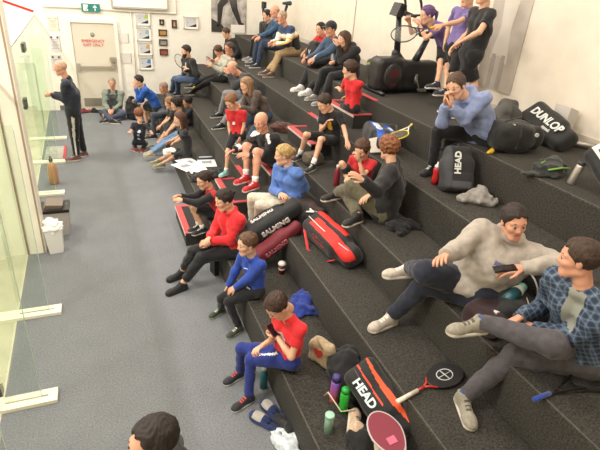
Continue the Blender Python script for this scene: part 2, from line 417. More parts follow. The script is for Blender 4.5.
    if W.get('sleevec'):
        mats.append(mat(W['sleevec'], .85, 'cloth', amt=.06, scale=25)); k = len(mats)-1
        for q in 'LR': mi[(dseg(J['sh'+q]*.8+J['el'+q]*.2, J['el'+q]) < .075*s) | (dseg(J['el'+q], J['wr'+q]) < .075*s)] = k
    for pc, fn in W.get('paint', []):
        mats.append(mat(pc, .7)); m_ = fn(c, J, s, up, Fw, Lf, mid, chest, dseg); mi[m_] = len(mats)-1
    o = MB().add(P, Q, mi).build(W.get('topname', 'shirt'), mats); rel(root, o)
    if W.get('vest'):   # body warmer over a long sleeved shirt
        V = Field(*bounds([pel, neck, J['shL'], J['shR']], .18*s), h)
        for g in (-1, 1):
            V.add(V.seg(pel+a*g, chest+a*g*1.15, .122*s, .115*s), .03); V.add(V.seg(chest+a*g*1.15, neck-up*.04*s+a*g*1.2, .112*s, .075*s), .03)
        V.cut(-V.plane(pel-up*.04*s, up)); V.wobble(.006*s, 60, 2)
        V.d = np.maximum(V.d, -V.ell(neck+up*.07*s+Fw*.05*s, (.06*s, .06*s, .075*s)))
        V.d = np.maximum(V.d, -V.seg(neck+Fw*.15*s, mid+Fw*.16*s, .03*s, .008*s))
        P, Q = V.mesh(); o = MB().add(P, Q).build('gilet', mat(W['vest'], .6, 'cloth')); rel(root, o)
    # ---- legs
    lc = W.get('leg', '#15151a'); short = W.get('shorts'); lb = W.get('legbag', 1.0)
    pp = [pel, J['hipL'], J['hipR'], J['knL'], J['knR']]+([] if short else [J['anL'], J['anR']])
    lo, hi = bounds(pp, .16*s); G = Field(lo, hi, h)
    G.add(G.seg(J['hipL'], J['hipR'], .108*s*w0, .108*s*w0)); G.add(G.seg(pel, pel+up*.1*s, .11*s*w0, .1*s*w0), .03); G.cut(G.plane(pel+up*.08*s, up))
    for q in 'LR':
        hp, kn, an = J['hip'+q], J['kn'+q], J['an'+q]
        if short:
            m = hp+(kn-hp)*.86; e = np.maximum(G.seg(hp, kn, .098*s*w0, .086*s*w0), G.plane(m, kn-hp)); G.add(e, .03)
        else:
            G.add(G.seg(hp, kn, .096*s*w0*lb, .070*s*w0*lb), .03)
            e = np.maximum(G.seg(kn, an, .068*s*w0*lb, .05*s*lb), G.plane(an+nz(kn-an)*W.get('ankle', .01)*s, an-kn)); G.add(e, .02)
    G.wobble(.004*s, 28, seed+5); G.wobble(.0025*s, 70, seed)
    P, Q = G.mesh(); mats = [mat(lc, .9, 'cloth', amt=.08, scale=30)]; mi = np.zeros(len(Q), int); c = P[Q].mean(1)
    for pc, fn in W.get('legpaint', []):
        mats.append(mat(pc, .7)); m_ = fn(c, J, s, up, Fw, Lf, mid, chest, dseg); mi[m_] = len(mats)-1
    o = MB().add(P, Q, mi).build('shorts' if short else 'trousers', mats); rel(root, o)
    # ---- shoes and socks
    sh_ = W.get('shoe', '#1a1a1c'); sole = W.get('sole', '#d8d4cc'); lace = W.get('lace', '#d8d4cc')
    if sh_ != 'none':
        hh = .007 if fine else .01
        if hh not in SHOES: SHOES[hh] = shoe_mesh(hh)
        P0, Q0, m0 = SHOES[hh]
        for q in 'LR':
            if W.get('hidefoot'+q): continue
            tx = nz(J['toe'+q]-J['an'+q]); upv = nz(J['kn'+q]-J['an'+q]); zz = np.array([0, 0, 1.]) if W.get('flat'+q, True) else upv
            R = frame(tx, zz+upv*.0001)
            P = (P0*s*1.0) @ R.T+J['an'+q]
            mb = MB().add(P, Q0, m0); o = mb.build('shoe', [mat(sh_, .7, 'cloth', amt=.1), mat(sole, .6), mat(lace, .8)]); rel(root, o)
            if W.get('sock'):
                o = MB().tube([J['an'+q]-upv*.01*s, J['an'+q]+upv*.05*s, J['an'+q]+upv*W.get('sockh', .11)*s], [.043*s, .041*s, .045*s*w0], 10).build('sock', mat(W['sock'], .9, 'cloth')); rel(root, o)
    return root
JOINTS = ['pel', 'neck', 'head', 'face', 'F']+[a+c for c in 'LR' for a in ('sh', 'el', 'wr', 'fi', 'hip', 'kn', 'an', 'toe')]
POSES = {
 'coach': [1.02, 1.12, 1.009, (-0.484, 9.600, 0.918), (-0.527, 9.600, 1.457), (-0.592, 9.609, 1.647), (-0.996, 0.000, -0.087), (-0.996, 0.035, -0.079), (-0.530, 9.411, 1.410), (-0.577, 9.492, 1.135), (-0.787, 9.618, 1.185), (-0.842, 0.502, 0.198), (-0.487, 9.510, 0.918), (-0.520, 9.593, 0.494), (-0.520, 9.496, 0.087), (-0.721, 9.461, 0.087), (-0.516, 9.789, 1.411), (-0.560, 9.762, 1.125), (-0.754, 9.624, 1.201), (-0.776, -0.554, 0.301), (-0.481, 9.690, 0.918), (-0.454, 9.782, 0.495), (-0.401, 9.709, 0.087), (-0.604, 9.691, 0.087)],
 'vest_man': [1, 1.1, 1, (0.274, 12.673, 0.110), (0.299, 12.723, 0.582), (0.295, 12.685, 0.778), (-0.086, -0.986, -0.139), (-0.169, -0.979, 0.113), (0.477, 12.686, 0.531), (0.423, 12.571, 0.276), (0.248, 12.418, 0.199), (-0.715, -0.623, -0.317), (0.360, 12.658, 0.110), (0.463, 12.246, 0.134), (0.111, 12.041, 0.085), (-0.077, 11.973, 0.085), (0.115, 12.750, 0.544), (0.083, 12.637, 0.284), (0.158, 12.420, 0.200), (0.306, -0.889, -0.341), (0.187, 12.688, 0.110), (0.010, 12.304, 0.152), (0.194, 11.944, 0.085), (0.382, 11.876, 0.085)],
 'blue_jacket_man': [1, 1, 1, (1.156, 11.308, 0.500), (0.900, 11.308, 0.964), (0.804, 11.296, 1.096), (-0.975, -0.172, -0.139), (-0.871, -0.099, -0.482), (0.937, 11.134, 0.933), (0.782, 11.235, 0.716), (0.737, 11.250, 0.957), (-0.180, 0.062, 0.982), (1.164, 11.220, 0.500), (0.876, 11.533, 0.491), (0.932, 11.514, 0.085), (0.733, 11.496, 0.085), (0.906, 11.482, 0.916), (0.835, 11.353, 0.672), (0.738, 11.572, 0.624), (-0.399, 0.896, -0.195), (1.149, 11.395, 0.500), (0.966, 11.779, 0.483), (1.034, 11.850, 0.085), (0.835, 11.832, 0.085)],
 'bald_dark_man': [1, 1, 1, (1.419, 10.839, 0.500), (1.341, 10.839, 0.902), (1.265, 10.816, 1.043), (-0.908, -0.330, -0.259), (-0.966, -0.177, -0.187), (1.380, 10.667, 0.864), (1.349, 10.587, 0.592), (1.127, 10.682, 0.547), (-0.904, 0.387, -0.184), (1.434, 10.752, 0.500), (1.016, 10.679, 0.492), (0.989, 10.633, 0.085), (0.792, 10.599, 0.085), (1.319, 11.011, 0.852), (1.375, 11.142, 0.605), (1.230, 11.229, 0.428), (-0.591, 0.355, -0.724), (1.404, 10.926, 0.500), (1.127, 11.238, 0.419), (1.117, 10.999, 0.085), (0.920, 10.965, 0.085)],
 'print_tee_kid': [0.7, 1, 0.93, (0.618, 9.822, 0.200), (0.662, 9.822, 0.568), (0.657, 9.878, 0.746), (-0.339, 0.931, -0.139), (0.171, 0.985, -0.021), (0.539, 9.843, 0.551), (0.464, 9.712, 0.421), (0.450, 9.881, 0.393), (-0.081, 0.983, -0.164), (0.557, 9.833, 0.200), (0.532, 10.105, 0.084), (0.550, 9.820, 0.059), (0.480, 9.941, 0.059), (0.778, 9.801, 0.523), (0.870, 9.671, 0.403), (0.820, 9.827, 0.353), (-0.292, 0.912, -0.288), (0.679, 9.811, 0.200), (0.762, 10.071, 0.080), (0.663, 9.802, 0.059), (0.733, 9.923, 0.059)],
 'blond_kid': [0.72, 1, 0.92, (1.392, 10.102, 0.460), (1.321, 10.102, 0.746), (1.282, 10.091, 0.897), (-0.975, -0.172, -0.139), (-0.954, -0.179, -0.239), (1.350, 9.978, 0.720), (1.207, 9.957, 0.575), (1.062, 9.954, 0.475), (-0.821, -0.020, -0.570), (1.403, 10.040, 0.460), (1.162, 9.905, 0.329), (0.959, 9.783, 0.153), (0.817, 9.758, 0.153), (1.307, 10.226, 0.709), (1.214, 10.207, 0.528), (1.092, 10.108, 0.448), (-0.692, -0.562, -0.453), (1.381, 10.165, 0.460), (1.148, 10.058, 0.293), (0.960, 9.962, 0.087), (0.818, 9.937, 0.087)],
 'curly_kid': [0.8, 1, 0.94, (1.381, 9.389, 0.460), (1.359, 9.389, 0.871), (1.310, 9.383, 1.045), (-0.975, -0.172, -0.139), (-0.989, -0.139, -0.051), (1.381, 9.250, 0.836), (1.251, 9.285, 0.652), (1.117, 9.336, 0.518), (-0.682, 0.260, -0.683), (1.390, 9.319, 0.460), (1.077, 9.308, 0.327), (0.807, 9.294, 0.142), (0.649, 9.271, 0.142), (1.342, 9.528, 0.834), (1.291, 9.588, 0.620), (1.158, 9.560, 0.479), (-0.675, -0.145, -0.723), (1.371, 9.459, 0.460), (1.076, 9.517, 0.300), (0.827, 9.560, 0.091), (0.669, 9.538, 0.091)],
 'dark_kid': [0.72, 1, 0.92, (1.692, 10.300, 0.460), (1.728, 10.300, 0.753), (1.665, 10.269, 0.877), (-0.975, -0.172, -0.139), (-0.989, -0.088, 0.121), (1.735, 10.174, 0.720), (1.610, 10.235, 0.568), (1.487, 10.306, 0.464), (-0.696, 0.405, -0.594), (1.698, 10.237, 0.460), (1.435, 10.286, 0.312), (1.280, 10.306, 0.061), (1.137, 10.294, 0.061), (1.713, 10.425, 0.722), (1.679, 10.489, 0.530), (1.529, 10.456, 0.444), (-0.853, -0.189, -0.486), (1.687, 10.363, 0.460), (1.415, 10.446, 0.347), (1.341, 10.441, 0.061), (1.198, 10.429, 0.061)],
 'towel_kid': [0.8, 1, 0.94, (1.312, 8.304, 0.460), (1.260, 8.304, 0.881), (1.206, 8.299, 1.051), (-0.975, -0.172, -0.139), (-0.989, -0.088, -0.121), (1.277, 8.165, 0.847), (1.200, 8.317, 0.695), (1.122, 8.468, 0.597), (-0.396, 0.769, -0.502), (1.318, 8.234, 0.460), (1.100, 8.460, 0.329), (0.913, 8.656, 0.145), (0.753, 8.642, 0.145), (1.252, 8.444, 0.844), (1.214, 8.564, 0.654), (1.075, 8.664, 0.559), (-0.710, 0.511, -0.485), (1.306, 8.375, 0.460), (1.076, 8.596, 0.342), (0.877, 8.792, 0.170), (0.718, 8.778, 0.170)],
 'far_wall_man': [1, 1, 1, (1.881, 10.872, 1.240), (1.807, 10.872, 1.643), (1.768, 10.849, 1.791), (-0.957, -0.256, -0.139), (-0.922, -0.347, -0.170), (1.875, 10.708, 1.610), (1.953, 10.606, 1.355), (1.809, 10.784, 1.443), (-0.590, 0.725, 0.355), (1.912, 10.789, 1.240), (1.609, 11.079, 1.166), (1.639, 11.332, 0.845), (1.451, 11.264, 0.845), (1.756, 11.036, 1.588), (1.745, 11.007, 1.305), (1.746, 10.791, 1.420), (0.005, -0.881, 0.472), (1.851, 10.955, 1.240), (1.580, 11.267, 1.142), (1.537, 11.546, 0.845), (1.349, 11.478, 0.845)],
 'pale_sweater_man': [1, 1, 1, (2.565, 10.989, 1.240), (2.700, 10.989, 1.668), (2.715, 10.960, 1.860), (-0.931, -0.339, -0.139), (-0.950, -0.091, 0.299), (2.702, 10.815, 1.620), (2.526, 10.834, 1.397), (2.341, 10.974, 1.477), (-0.756, 0.568, 0.325), (2.573, 10.901, 1.240), (2.242, 11.117, 1.084), (1.953, 11.303, 0.861), (1.753, 11.286, 0.861), (2.672, 11.163, 1.630), (2.498, 11.130, 1.406), (2.386, 10.976, 1.561), (-0.457, -0.627, 0.631), (2.558, 11.076, 1.240), (2.283, 11.382, 1.130), (2.042, 11.658, 0.948), (1.842, 11.641, 0.948)],
 'phone_girl': [0.85, 1, 0.929, (2.731, 11.597, 1.240), (2.680, 11.597, 1.585), (2.616, 11.579, 1.712), (-0.853, -0.150, -0.500), (-0.985, -0.088, -0.146), (2.699, 11.449, 1.549), (2.551, 11.283, 1.453), (2.377, 11.243, 1.561), (-0.834, -0.193, 0.516), (2.738, 11.523, 1.240), (2.555, 11.784, 1.070), (2.403, 12.006, 0.849), (2.234, 11.991, 0.849), (2.673, 11.745, 1.545), (2.529, 11.595, 1.421), (2.442, 11.441, 1.530), (-0.417, -0.742, 0.525), (2.725, 11.672, 1.240), (2.602, 11.969, 1.076), (2.502, 12.223, 0.859), (2.332, 12.208, 0.859)],
 'top_corner_boy': [0.85, 1, 0.929, (3.115, 11.792, 1.620), (2.944, 11.792, 1.950), (2.847, 11.784, 2.078), (-0.893, -0.157, -0.423), (-0.822, -0.379, -0.425), (3.012, 11.655, 1.942), (3.095, 11.562, 1.734), (2.976, 11.528, 1.566), (-0.570, -0.161, -0.806), (3.140, 11.722, 1.620), (3.097, 12.060, 1.499), (3.068, 12.357, 1.320), (2.908, 12.299, 1.320), (2.911, 11.930, 1.890), (2.893, 12.022, 1.666), (2.807, 11.992, 1.479), (-0.412, -0.142, -0.900), (3.089, 11.863, 1.620), (3.122, 12.209, 1.521), (3.156, 12.516, 1.361), (2.996, 12.458, 1.361)],
 'face_hand_man': [1, 1.1, 1, (2.644, 9.018, 1.240), (2.462, 9.018, 1.664), (2.298, 9.011, 1.771), (-0.883, -0.321, -0.342), (-0.882, -0.280, -0.379), (2.527, 8.842, 1.643), (2.306, 8.866, 1.464), (2.221, 8.961, 1.674), (-0.346, 0.387, 0.855), (2.667, 8.933, 1.240), (2.294, 8.778, 1.108), (2.014, 8.635, 0.845), (1.820, 8.584, 0.845), (2.432, 9.194, 1.602), (2.553, 9.380, 1.423), (2.370, 9.319, 1.272), (-0.745, -0.250, -0.618), (2.621, 9.103, 1.240), (2.267, 9.337, 1.232), (2.156, 9.414, 0.845), (1.963, 9.363, 0.845)],
 'cardigan_woman': [0.96, 1, 0.982, (2.527, 7.763, 1.240), (2.291, 7.763, 1.607), (2.198, 7.739, 1.725), (-0.908, -0.330, -0.259), (-0.802, -0.303, -0.515), (2.357, 7.603, 1.598), (2.279, 7.599, 1.336), (2.059, 7.574, 1.413), (-0.938, -0.107, 0.329), (2.549, 7.682, 1.240), (2.267, 7.434, 1.079), (2.033, 7.210, 0.856), (1.847, 7.160, 0.856), (2.272, 7.923, 1.543), (2.177, 7.905, 1.287), (2.081, 7.719, 1.394), (-0.409, -0.792, 0.454), (2.505, 7.845, 1.240), (2.167, 7.635, 1.148), (2.001, 7.453, 0.842), (1.815, 7.403, 0.842)],
 'red_tee_girl': [0.72, 1, 0.93, (1.851, 6.900, 1.179), (1.816, 6.900, 1.539), (1.733, 6.868, 1.664), (-0.628, -0.527, -0.574), (-0.638, -0.767, -0.061), (1.916, 6.819, 1.516), (1.913, 6.810, 1.311), (1.859, 6.815, 1.143), (-0.304, 0.025, -0.952), (1.899, 6.859, 1.179), (1.985, 7.002, 0.921), (1.929, 6.874, 0.661), (1.811, 6.791, 0.661), (1.723, 6.981, 1.497), (1.731, 6.973, 1.292), (1.744, 6.932, 1.121), (0.076, -0.232, -0.970), (1.802, 6.941, 1.179), (1.665, 6.786, 0.953), (1.634, 6.754, 0.661), (1.516, 6.672, 0.661)],
 'bald_coach': [1, 1.1, 1, (2.197, 6.011, 1.060), (1.964, 5.961, 1.452), (1.891, 5.922, 1.626), (-0.791, -0.554, -0.259), (-0.791, -0.334, -0.513), (2.050, 5.794, 1.429), (1.981, 5.888, 1.169), (1.738, 5.912, 1.192), (-0.990, 0.101, 0.095), (2.227, 5.929, 1.060), (1.841, 5.897, 1.234), (1.790, 5.778, 0.845), (1.609, 5.694, 0.845), (1.924, 6.138, 1.398), (1.848, 6.343, 1.215), (1.626, 6.262, 1.152), (-0.908, -0.330, -0.260), (2.167, 6.094, 1.060), (1.794, 6.237, 1.204), (1.742, 6.046, 0.845), (1.560, 5.962, 0.845)],
 'dark_hair_man': [0.95, 1, 0.977, (3.803, 11.216, 2.000), (3.687, 11.216, 2.372), (3.633, 11.202, 2.532), (-0.986, -0.086, -0.139), (-0.939, -0.182, -0.293), (3.728, 11.052, 2.340), (3.797, 10.935, 2.106), (3.659, 10.923, 1.919), (-0.596, -0.053, -0.801), (3.817, 11.133, 2.000), (3.424, 11.223, 1.980), (3.336, 11.207, 1.601), (3.149, 11.174, 1.601), (3.670, 11.379, 2.322), (3.689, 11.502, 2.082), (3.562, 11.474, 1.889), (-0.549, -0.121, -0.827), (3.788, 11.298, 2.000), (3.430, 11.484, 1.981), (3.348, 11.496, 1.601), (3.161, 11.463, 1.601)],
 'blue_coat_man': [1, 1.1, 1, (3.739, 10.547, 2.000), (3.646, 10.547, 2.479), (3.580, 10.541, 2.661), (-0.986, -0.086, -0.139), (-0.966, -0.177, -0.188), (3.687, 10.366, 2.441), (3.486, 10.464, 2.264), (3.297, 10.571, 2.151), (-0.775, 0.436, -0.458), (3.754, 10.460, 2.000), (3.338, 10.544, 2.002), (3.243, 10.507, 1.605), (3.046, 10.472, 1.605), (3.623, 10.727, 2.428), (3.541, 10.834, 2.177), (3.306, 10.772, 2.144), (-0.958, -0.254, -0.133), (3.724, 10.633, 2.000), (3.316, 10.753, 2.005), (3.229, 10.764, 1.605), (3.032, 10.729, 1.605)],
 'tan_trouser_man': [1, 1.1, 1, (3.790, 9.818, 2.000), (3.589, 9.818, 2.432), (3.493, 9.812, 2.604), (-0.975, -0.172, -0.139), (-0.891, -0.191, -0.413), (3.640, 9.638, 2.406), (3.565, 9.566, 2.140), (3.343, 9.668, 2.125), (-0.907, 0.416, -0.063), (3.805, 9.732, 2.000), (3.399, 9.625, 1.932), (3.215, 9.461, 1.605), (3.018, 9.426, 1.605), (3.576, 9.999, 2.376), (3.454, 9.963, 2.122), (3.295, 9.778, 2.147), (-0.649, -0.754, 0.105), (3.774, 9.905, 2.000), (3.432, 9.697, 1.856), (3.140, 9.503, 1.645), (2.943, 9.468, 1.645)],
 'top_red_boy': [0.9, 1, 0.954, (4.216, 9.208, 2.000), (4.153, 9.208, 2.364), (4.062, 9.185, 2.478), (-0.931, -0.339, -0.139), (-0.970, -0.176, -0.168), (4.187, 9.053, 2.328), (3.990, 9.029, 2.166), (3.797, 9.025, 2.059), (-0.875, -0.015, -0.483), (4.230, 9.130, 2.000), (3.935, 8.912, 1.890), (3.683, 8.705, 1.718), (3.505, 8.674, 1.718), (4.132, 9.363, 2.319), (3.945, 9.278, 2.166), (3.772, 9.181, 2.069), (-0.785, -0.440, -0.437), (4.202, 9.286, 2.000), (3.920, 9.041, 1.918), (3.678, 8.804, 1.771), (3.501, 8.773, 1.771)],
 'cap_man': [1.05, 1.05, 1.022, (4.034, 8.261, 2.000), (3.926, 8.261, 2.417), (3.838, 8.249, 2.567), (-0.957, -0.256, -0.139), (-0.933, -0.267, -0.242), (3.986, 8.080, 2.384), (3.748, 8.093, 2.203), (3.520, 8.126, 2.088), (-0.885, 0.131, -0.446), (4.057, 8.172, 2.000), (3.654, 8.028, 1.875), (3.357, 7.865, 1.609), (3.154, 7.811, 1.609), (3.889, 8.443, 2.358), (3.723, 8.480, 2.112), (3.491, 8.380, 2.060), (-0.900, -0.387, -0.203), (4.010, 8.351, 2.000), (3.567, 8.332, 1.949), (3.339, 8.197, 1.609), (3.136, 8.143, 1.609)],
 'black_hoodie_woman': [0.97, 1, 0.986, (3.854, 7.376, 2.000), (3.784, 7.376, 2.391), (3.675, 7.374, 2.499), (-0.975, -0.172, -0.139), (-0.950, -0.263, -0.170), (3.835, 7.212, 2.356), (3.628, 7.273, 2.183), (3.577, 7.351, 2.401), (-0.216, 0.330, 0.919), (3.876, 7.294, 2.000), (3.470, 7.249, 1.946), (3.293, 7.155, 1.602), (3.105, 7.104, 1.602), (3.747, 7.540, 2.341), (3.701, 7.619, 2.080), (3.559, 7.440, 2.144), (-0.598, -0.755, 0.270), (3.832, 7.458, 2.000), (3.420, 7.482, 1.986), (3.321, 7.512, 1.602), (3.134, 7.461, 1.602)],
 'red_back_kid': [0.75, 1, 0.93, (3.190, 5.933, 1.790), (3.158, 5.933, 2.151), (3.104, 5.954, 2.283), (-0.858, 0.495, -0.139), (-0.935, -0.343, -0.084), (3.206, 5.809, 2.122), (3.209, 5.972, 1.982), (3.198, 6.130, 1.890), (-0.061, 0.864, -0.500), (3.213, 5.871, 1.790), (3.260, 6.174, 1.703), (3.313, 6.442, 1.563), (3.172, 6.391, 1.563), (3.116, 6.056, 2.114), (3.133, 6.197, 1.954), (3.169, 6.378, 1.954), (0.198, 0.980, -0.003), (3.168, 5.995, 1.790), (3.227, 6.297, 1.708), (3.290, 6.566, 1.573), (3.150, 6.515, 1.573)],
 'black_tee_boy': [0.82, 1, 0.95, (2.786, 5.659, 1.440), (2.746, 5.659, 1.814), (2.639, 5.651, 1.916), (-0.853, -0.150, -0.500), (-0.860, -0.502, -0.093), (2.821, 5.535, 1.785), (2.829, 5.370, 1.619), (2.775, 5.186, 1.560), (-0.268, -0.917, -0.296), (2.822, 5.597, 1.440), (2.529, 5.425, 1.519), (2.419, 5.353, 1.210), (2.285, 5.259, 1.210), (2.678, 5.783, 1.770), (2.661, 5.723, 1.545), (2.665, 5.576, 1.682), (0.019, -0.728, 0.685), (2.750, 5.722, 1.440), (2.417, 5.649, 1.516), (2.411, 5.788, 1.210), (2.276, 5.694, 1.210)],
 'bike_girl': [0.85, 1, 0.95, (4.567, 5.950, 2.597), (4.279, 5.950, 2.898), (4.167, 5.958, 2.993), (-0.963, 0.170, -0.208), (-0.723, 0.000, -0.691), (4.306, 5.801, 2.870), (4.127, 5.838, 2.711), (4.073, 5.958, 2.873), (-0.257, 0.577, 0.776), (4.567, 5.875, 2.597), (4.413, 5.636, 2.375), (4.298, 5.440, 2.111), (4.128, 5.440, 2.111), (4.306, 6.099, 2.870), (4.119, 6.184, 2.742), (4.001, 6.110, 2.898), (-0.564, -0.354, 0.746), (4.567, 6.025, 2.597), (4.385, 5.772, 2.414), (4.236, 5.560, 2.181), (4.066, 5.560, 2.181)],
 'purple_boy': [0.88, 1, 0.95, (4.287, 5.400, 2.653), (4.341, 5.400, 3.116), (4.309, 5.377, 3.258), (-0.975, -0.172, -0.139), (-0.978, -0.175, 0.114), (4.363, 5.248, 3.074), (4.135, 5.259, 2.970), (3.926, 5.279, 2.920), (-0.968, 0.095, -0.231), (4.300, 5.324, 2.653), (4.167, 5.187, 2.332), (4.107, 5.056, 2.001), (3.934, 5.026, 2.001), (4.310, 5.552, 3.080), (4.356, 5.700, 2.883), (4.295, 5.638, 2.686), (-0.283, -0.287, -0.915), (4.274, 5.476, 2.653), (4.339, 5.300, 2.330), (4.357, 5.239, 1.975), (4.183, 5.208, 1.975)],
 'standing_black_boy': [0.92, 1, 0.96, (4.096, 4.850, 2.657), (4.136, 4.850, 3.143), (4.089, 4.849, 3.315), (-0.990, 0.000, -0.139), (-0.993, 0.087, 0.081), (4.119, 4.690, 3.103), (3.947, 4.619, 2.919), (3.926, 4.816, 2.812), (-0.090, 0.876, -0.473), (4.089, 4.769, 2.657), (4.137, 4.969, 2.324), (4.174, 4.823, 1.978), (3.991, 4.839, 1.978), (4.147, 5.010, 3.101), (4.227, 5.121, 2.877), (4.065, 5.128, 2.721), (-0.721, 0.034, -0.692), (4.103, 4.931, 2.657), (4.216, 4.819, 2.300), (4.393, 4.903, 1.978), (4.210, 4.919, 1.978)],
 'lavender_girl': [0.93, 1, 0.968, (3.641, 3.881, 2.000), (3.340, 3.881, 2.390), (3.190, 3.891, 2.489), (-0.852, -0.397, -0.342), (-0.683, -0.507, -0.526), (3.431, 3.741, 2.408), (3.296, 3.797, 2.187), (3.111, 3.806, 2.319), (-0.148, 0.098, 0.984), (3.676, 3.807, 2.000), (3.415, 4.101, 1.953), (3.512, 4.205, 1.599), (3.344, 4.126, 1.599), (3.301, 4.022, 2.307), (3.136, 3.919, 2.126), (3.075, 3.840, 2.331), (-0.148, -0.098, 0.984), (3.607, 3.956, 2.000), (3.236, 4.091, 1.980), (3.256, 4.089, 1.599), (3.088, 4.010, 1.599)],
 'box_girl': [0.8, 1, 0.95, (1.278, 5.784, 0.470), (1.189, 5.784, 0.808), (1.111, 5.766, 0.946), (-0.933, -0.250, -0.259), (-0.963, -0.090, -0.253), (1.210, 5.644, 0.777), (0.999, 5.631, 0.692), (0.815, 5.681, 0.734), (-0.942, 0.259, 0.213), (1.284, 5.713, 0.470), (0.962, 5.774, 0.562), (1.086, 5.776, 0.258), (0.936, 5.721, 0.258), (1.186, 5.923, 0.770), (0.993, 5.832, 0.690), (0.816, 5.772, 0.750), (-0.902, -0.308, 0.304), (1.272, 5.854, 0.470), (0.950, 5.901, 0.569), (1.052, 5.874, 0.258), (0.901, 5.819, 0.258)],
 'red_jacket_woman': [0.98, 1, 0.991, (1.251, 4.826, 0.480), (1.225, 4.826, 0.934), (1.143, 4.815, 1.082), (-0.951, -0.168, -0.259), (-0.938, -0.343, -0.054), (1.286, 4.665, 0.893), (1.201, 4.706, 0.630), (0.972, 4.772, 0.600), (-0.954, 0.274, -0.124), (1.281, 4.745, 0.480), (0.869, 4.752, 0.414), (0.645, 4.789, 0.083), (0.461, 4.722, 0.083), (1.169, 4.988, 0.886), (1.086, 5.001, 0.620), (0.966, 4.795, 0.640), (-0.500, -0.862, 0.085), (1.222, 4.908, 0.480), (0.808, 4.902, 0.431), (0.689, 5.065, 0.083), (0.505, 4.998, 0.083)],
 'lilac_woman': [0.98, 1, 0.991, (2.005, 4.981, 0.860), (1.955, 5.031, 1.332), (1.897, 5.048, 1.477), (-0.957, 0.256, -0.139), (-0.935, -0.349, -0.061), (2.018, 4.866, 1.311), (2.151, 4.948, 1.080), (1.938, 4.861, 1.011), (-0.886, -0.363, -0.289), (2.034, 4.899, 0.860), (1.637, 5.025, 0.863), (1.641, 5.068, 0.463), (1.457, 5.001, 0.463), (1.902, 5.186, 1.265), (1.837, 5.151, 0.996), (1.844, 4.916, 1.047), (0.027, -0.977, 0.212), (1.975, 5.062, 0.860), (1.611, 5.263, 0.860), (1.638, 5.320, 0.463), (1.454, 5.253, 0.463)],
 'blue_boy': [0.76, 1, 0.94, (1.247, 3.951, 0.470), (1.216, 3.951, 0.841), (1.160, 3.944, 0.999), (-0.981, -0.173, -0.087), (-0.903, -0.424, -0.075), (1.275, 3.831, 0.811), (1.162, 3.887, 0.635), (1.046, 3.957, 0.508), (-0.622, 0.378, -0.686), (1.275, 3.891, 0.470), (0.979, 3.948, 0.353), (1.077, 3.881, 0.065), (0.939, 3.817, 0.065), (1.163, 4.072, 0.802), (1.093, 4.105, 0.600), (1.012, 4.103, 0.432), (-0.434, -0.009, -0.901), (1.218, 4.012, 0.470), (0.939, 4.072, 0.320), (0.974, 4.247, 0.065), (0.836, 4.182, 0.065)],
 'red_phone_boy': [0.84, 1, 0.95, (1.216, 2.906, 0.480), (1.216, 2.906, 0.895), (1.103, 2.890, 1.027), (-0.720, -0.262, -0.643), (-0.940, -0.342, 0.001), (1.267, 2.767, 0.858), (1.184, 2.719, 0.638), (1.124, 2.904, 0.705), (-0.290, 0.900, 0.325), (1.241, 2.836, 0.480), (0.948, 3.027, 0.406), (0.917, 2.951, 0.071), (0.759, 2.893, 0.071), (1.166, 3.044, 0.858), (1.170, 3.011, 0.621), (0.998, 2.901, 0.646), (-0.835, -0.536, 0.122), (1.190, 2.975, 0.480), (0.912, 3.187, 0.407), (0.921, 3.262, 0.071), (0.763, 3.205, 0.071)],
 'cross_leg_kid': [0.74, 1, 0.94, (2.709, 4.603, 1.240), (2.695, 4.603, 1.543), (2.632, 4.550, 1.663), (-0.791, -0.554, -0.259), (-0.818, -0.574, -0.038), (2.771, 4.497, 1.513), (2.609, 4.407, 1.413), (2.563, 4.463, 1.579), (-0.252, 0.311, 0.916), (2.747, 4.550, 1.240), (2.554, 4.304, 1.276), (2.640, 4.585, 1.203), (2.519, 4.500, 1.203), (2.623, 4.709, 1.506), (2.565, 4.742, 1.306), (2.502, 4.574, 1.330), (-0.347, -0.929, 0.129), (2.672, 4.656, 1.240), (2.461, 4.658, 1.473), (2.595, 4.625, 1.203), (2.474, 4.540, 1.203)],
 'olive_trouser_person': [0.97, 1.1, 0.986, (2.619, 3.896, 1.240), (2.613, 3.896, 1.743), (2.585, 3.957, 1.881), (-0.086, 0.986, -0.139), (-0.819, 0.574, -0.009), (2.511, 3.750, 1.699), (2.305, 3.602, 1.591), (2.112, 3.577, 1.728), (-0.812, -0.102, 0.575), (2.570, 3.826, 1.240), (2.323, 4.106, 1.415), (2.332, 4.454, 1.222), (2.141, 4.421, 1.222), (2.716, 4.042, 1.701), (2.627, 4.011, 1.441), (2.418, 3.901, 1.414), (-0.879, -0.463, -0.112), (2.668, 3.966, 1.240), (2.370, 4.248, 1.282), (2.289, 3.863, 1.222), (2.107, 3.797, 1.222)],
 'grey_hoodie_man': [1.06, 1.3, 1.027, (2.542, 2.366, 1.260), (2.720, 2.366, 1.702), (2.675, 2.332, 1.850), (-0.308, -0.947, -0.087), (-0.505, -0.839, 0.204), (2.868, 2.249, 1.590), (2.816, 1.969, 1.691), (2.593, 2.082, 1.623), (-0.862, 0.434, -0.262), (2.558, 2.274, 1.260), (2.259, 2.608, 1.219), (2.060, 2.723, 0.850), (1.851, 2.686, 0.850), (2.536, 2.482, 1.724), (2.262, 2.401, 1.627), (2.056, 2.259, 1.698), (-0.792, -0.546, 0.272), (2.526, 2.458, 1.260), (2.109, 2.478, 1.428), (2.237, 2.842, 1.230), (2.028, 2.879, 1.230)],
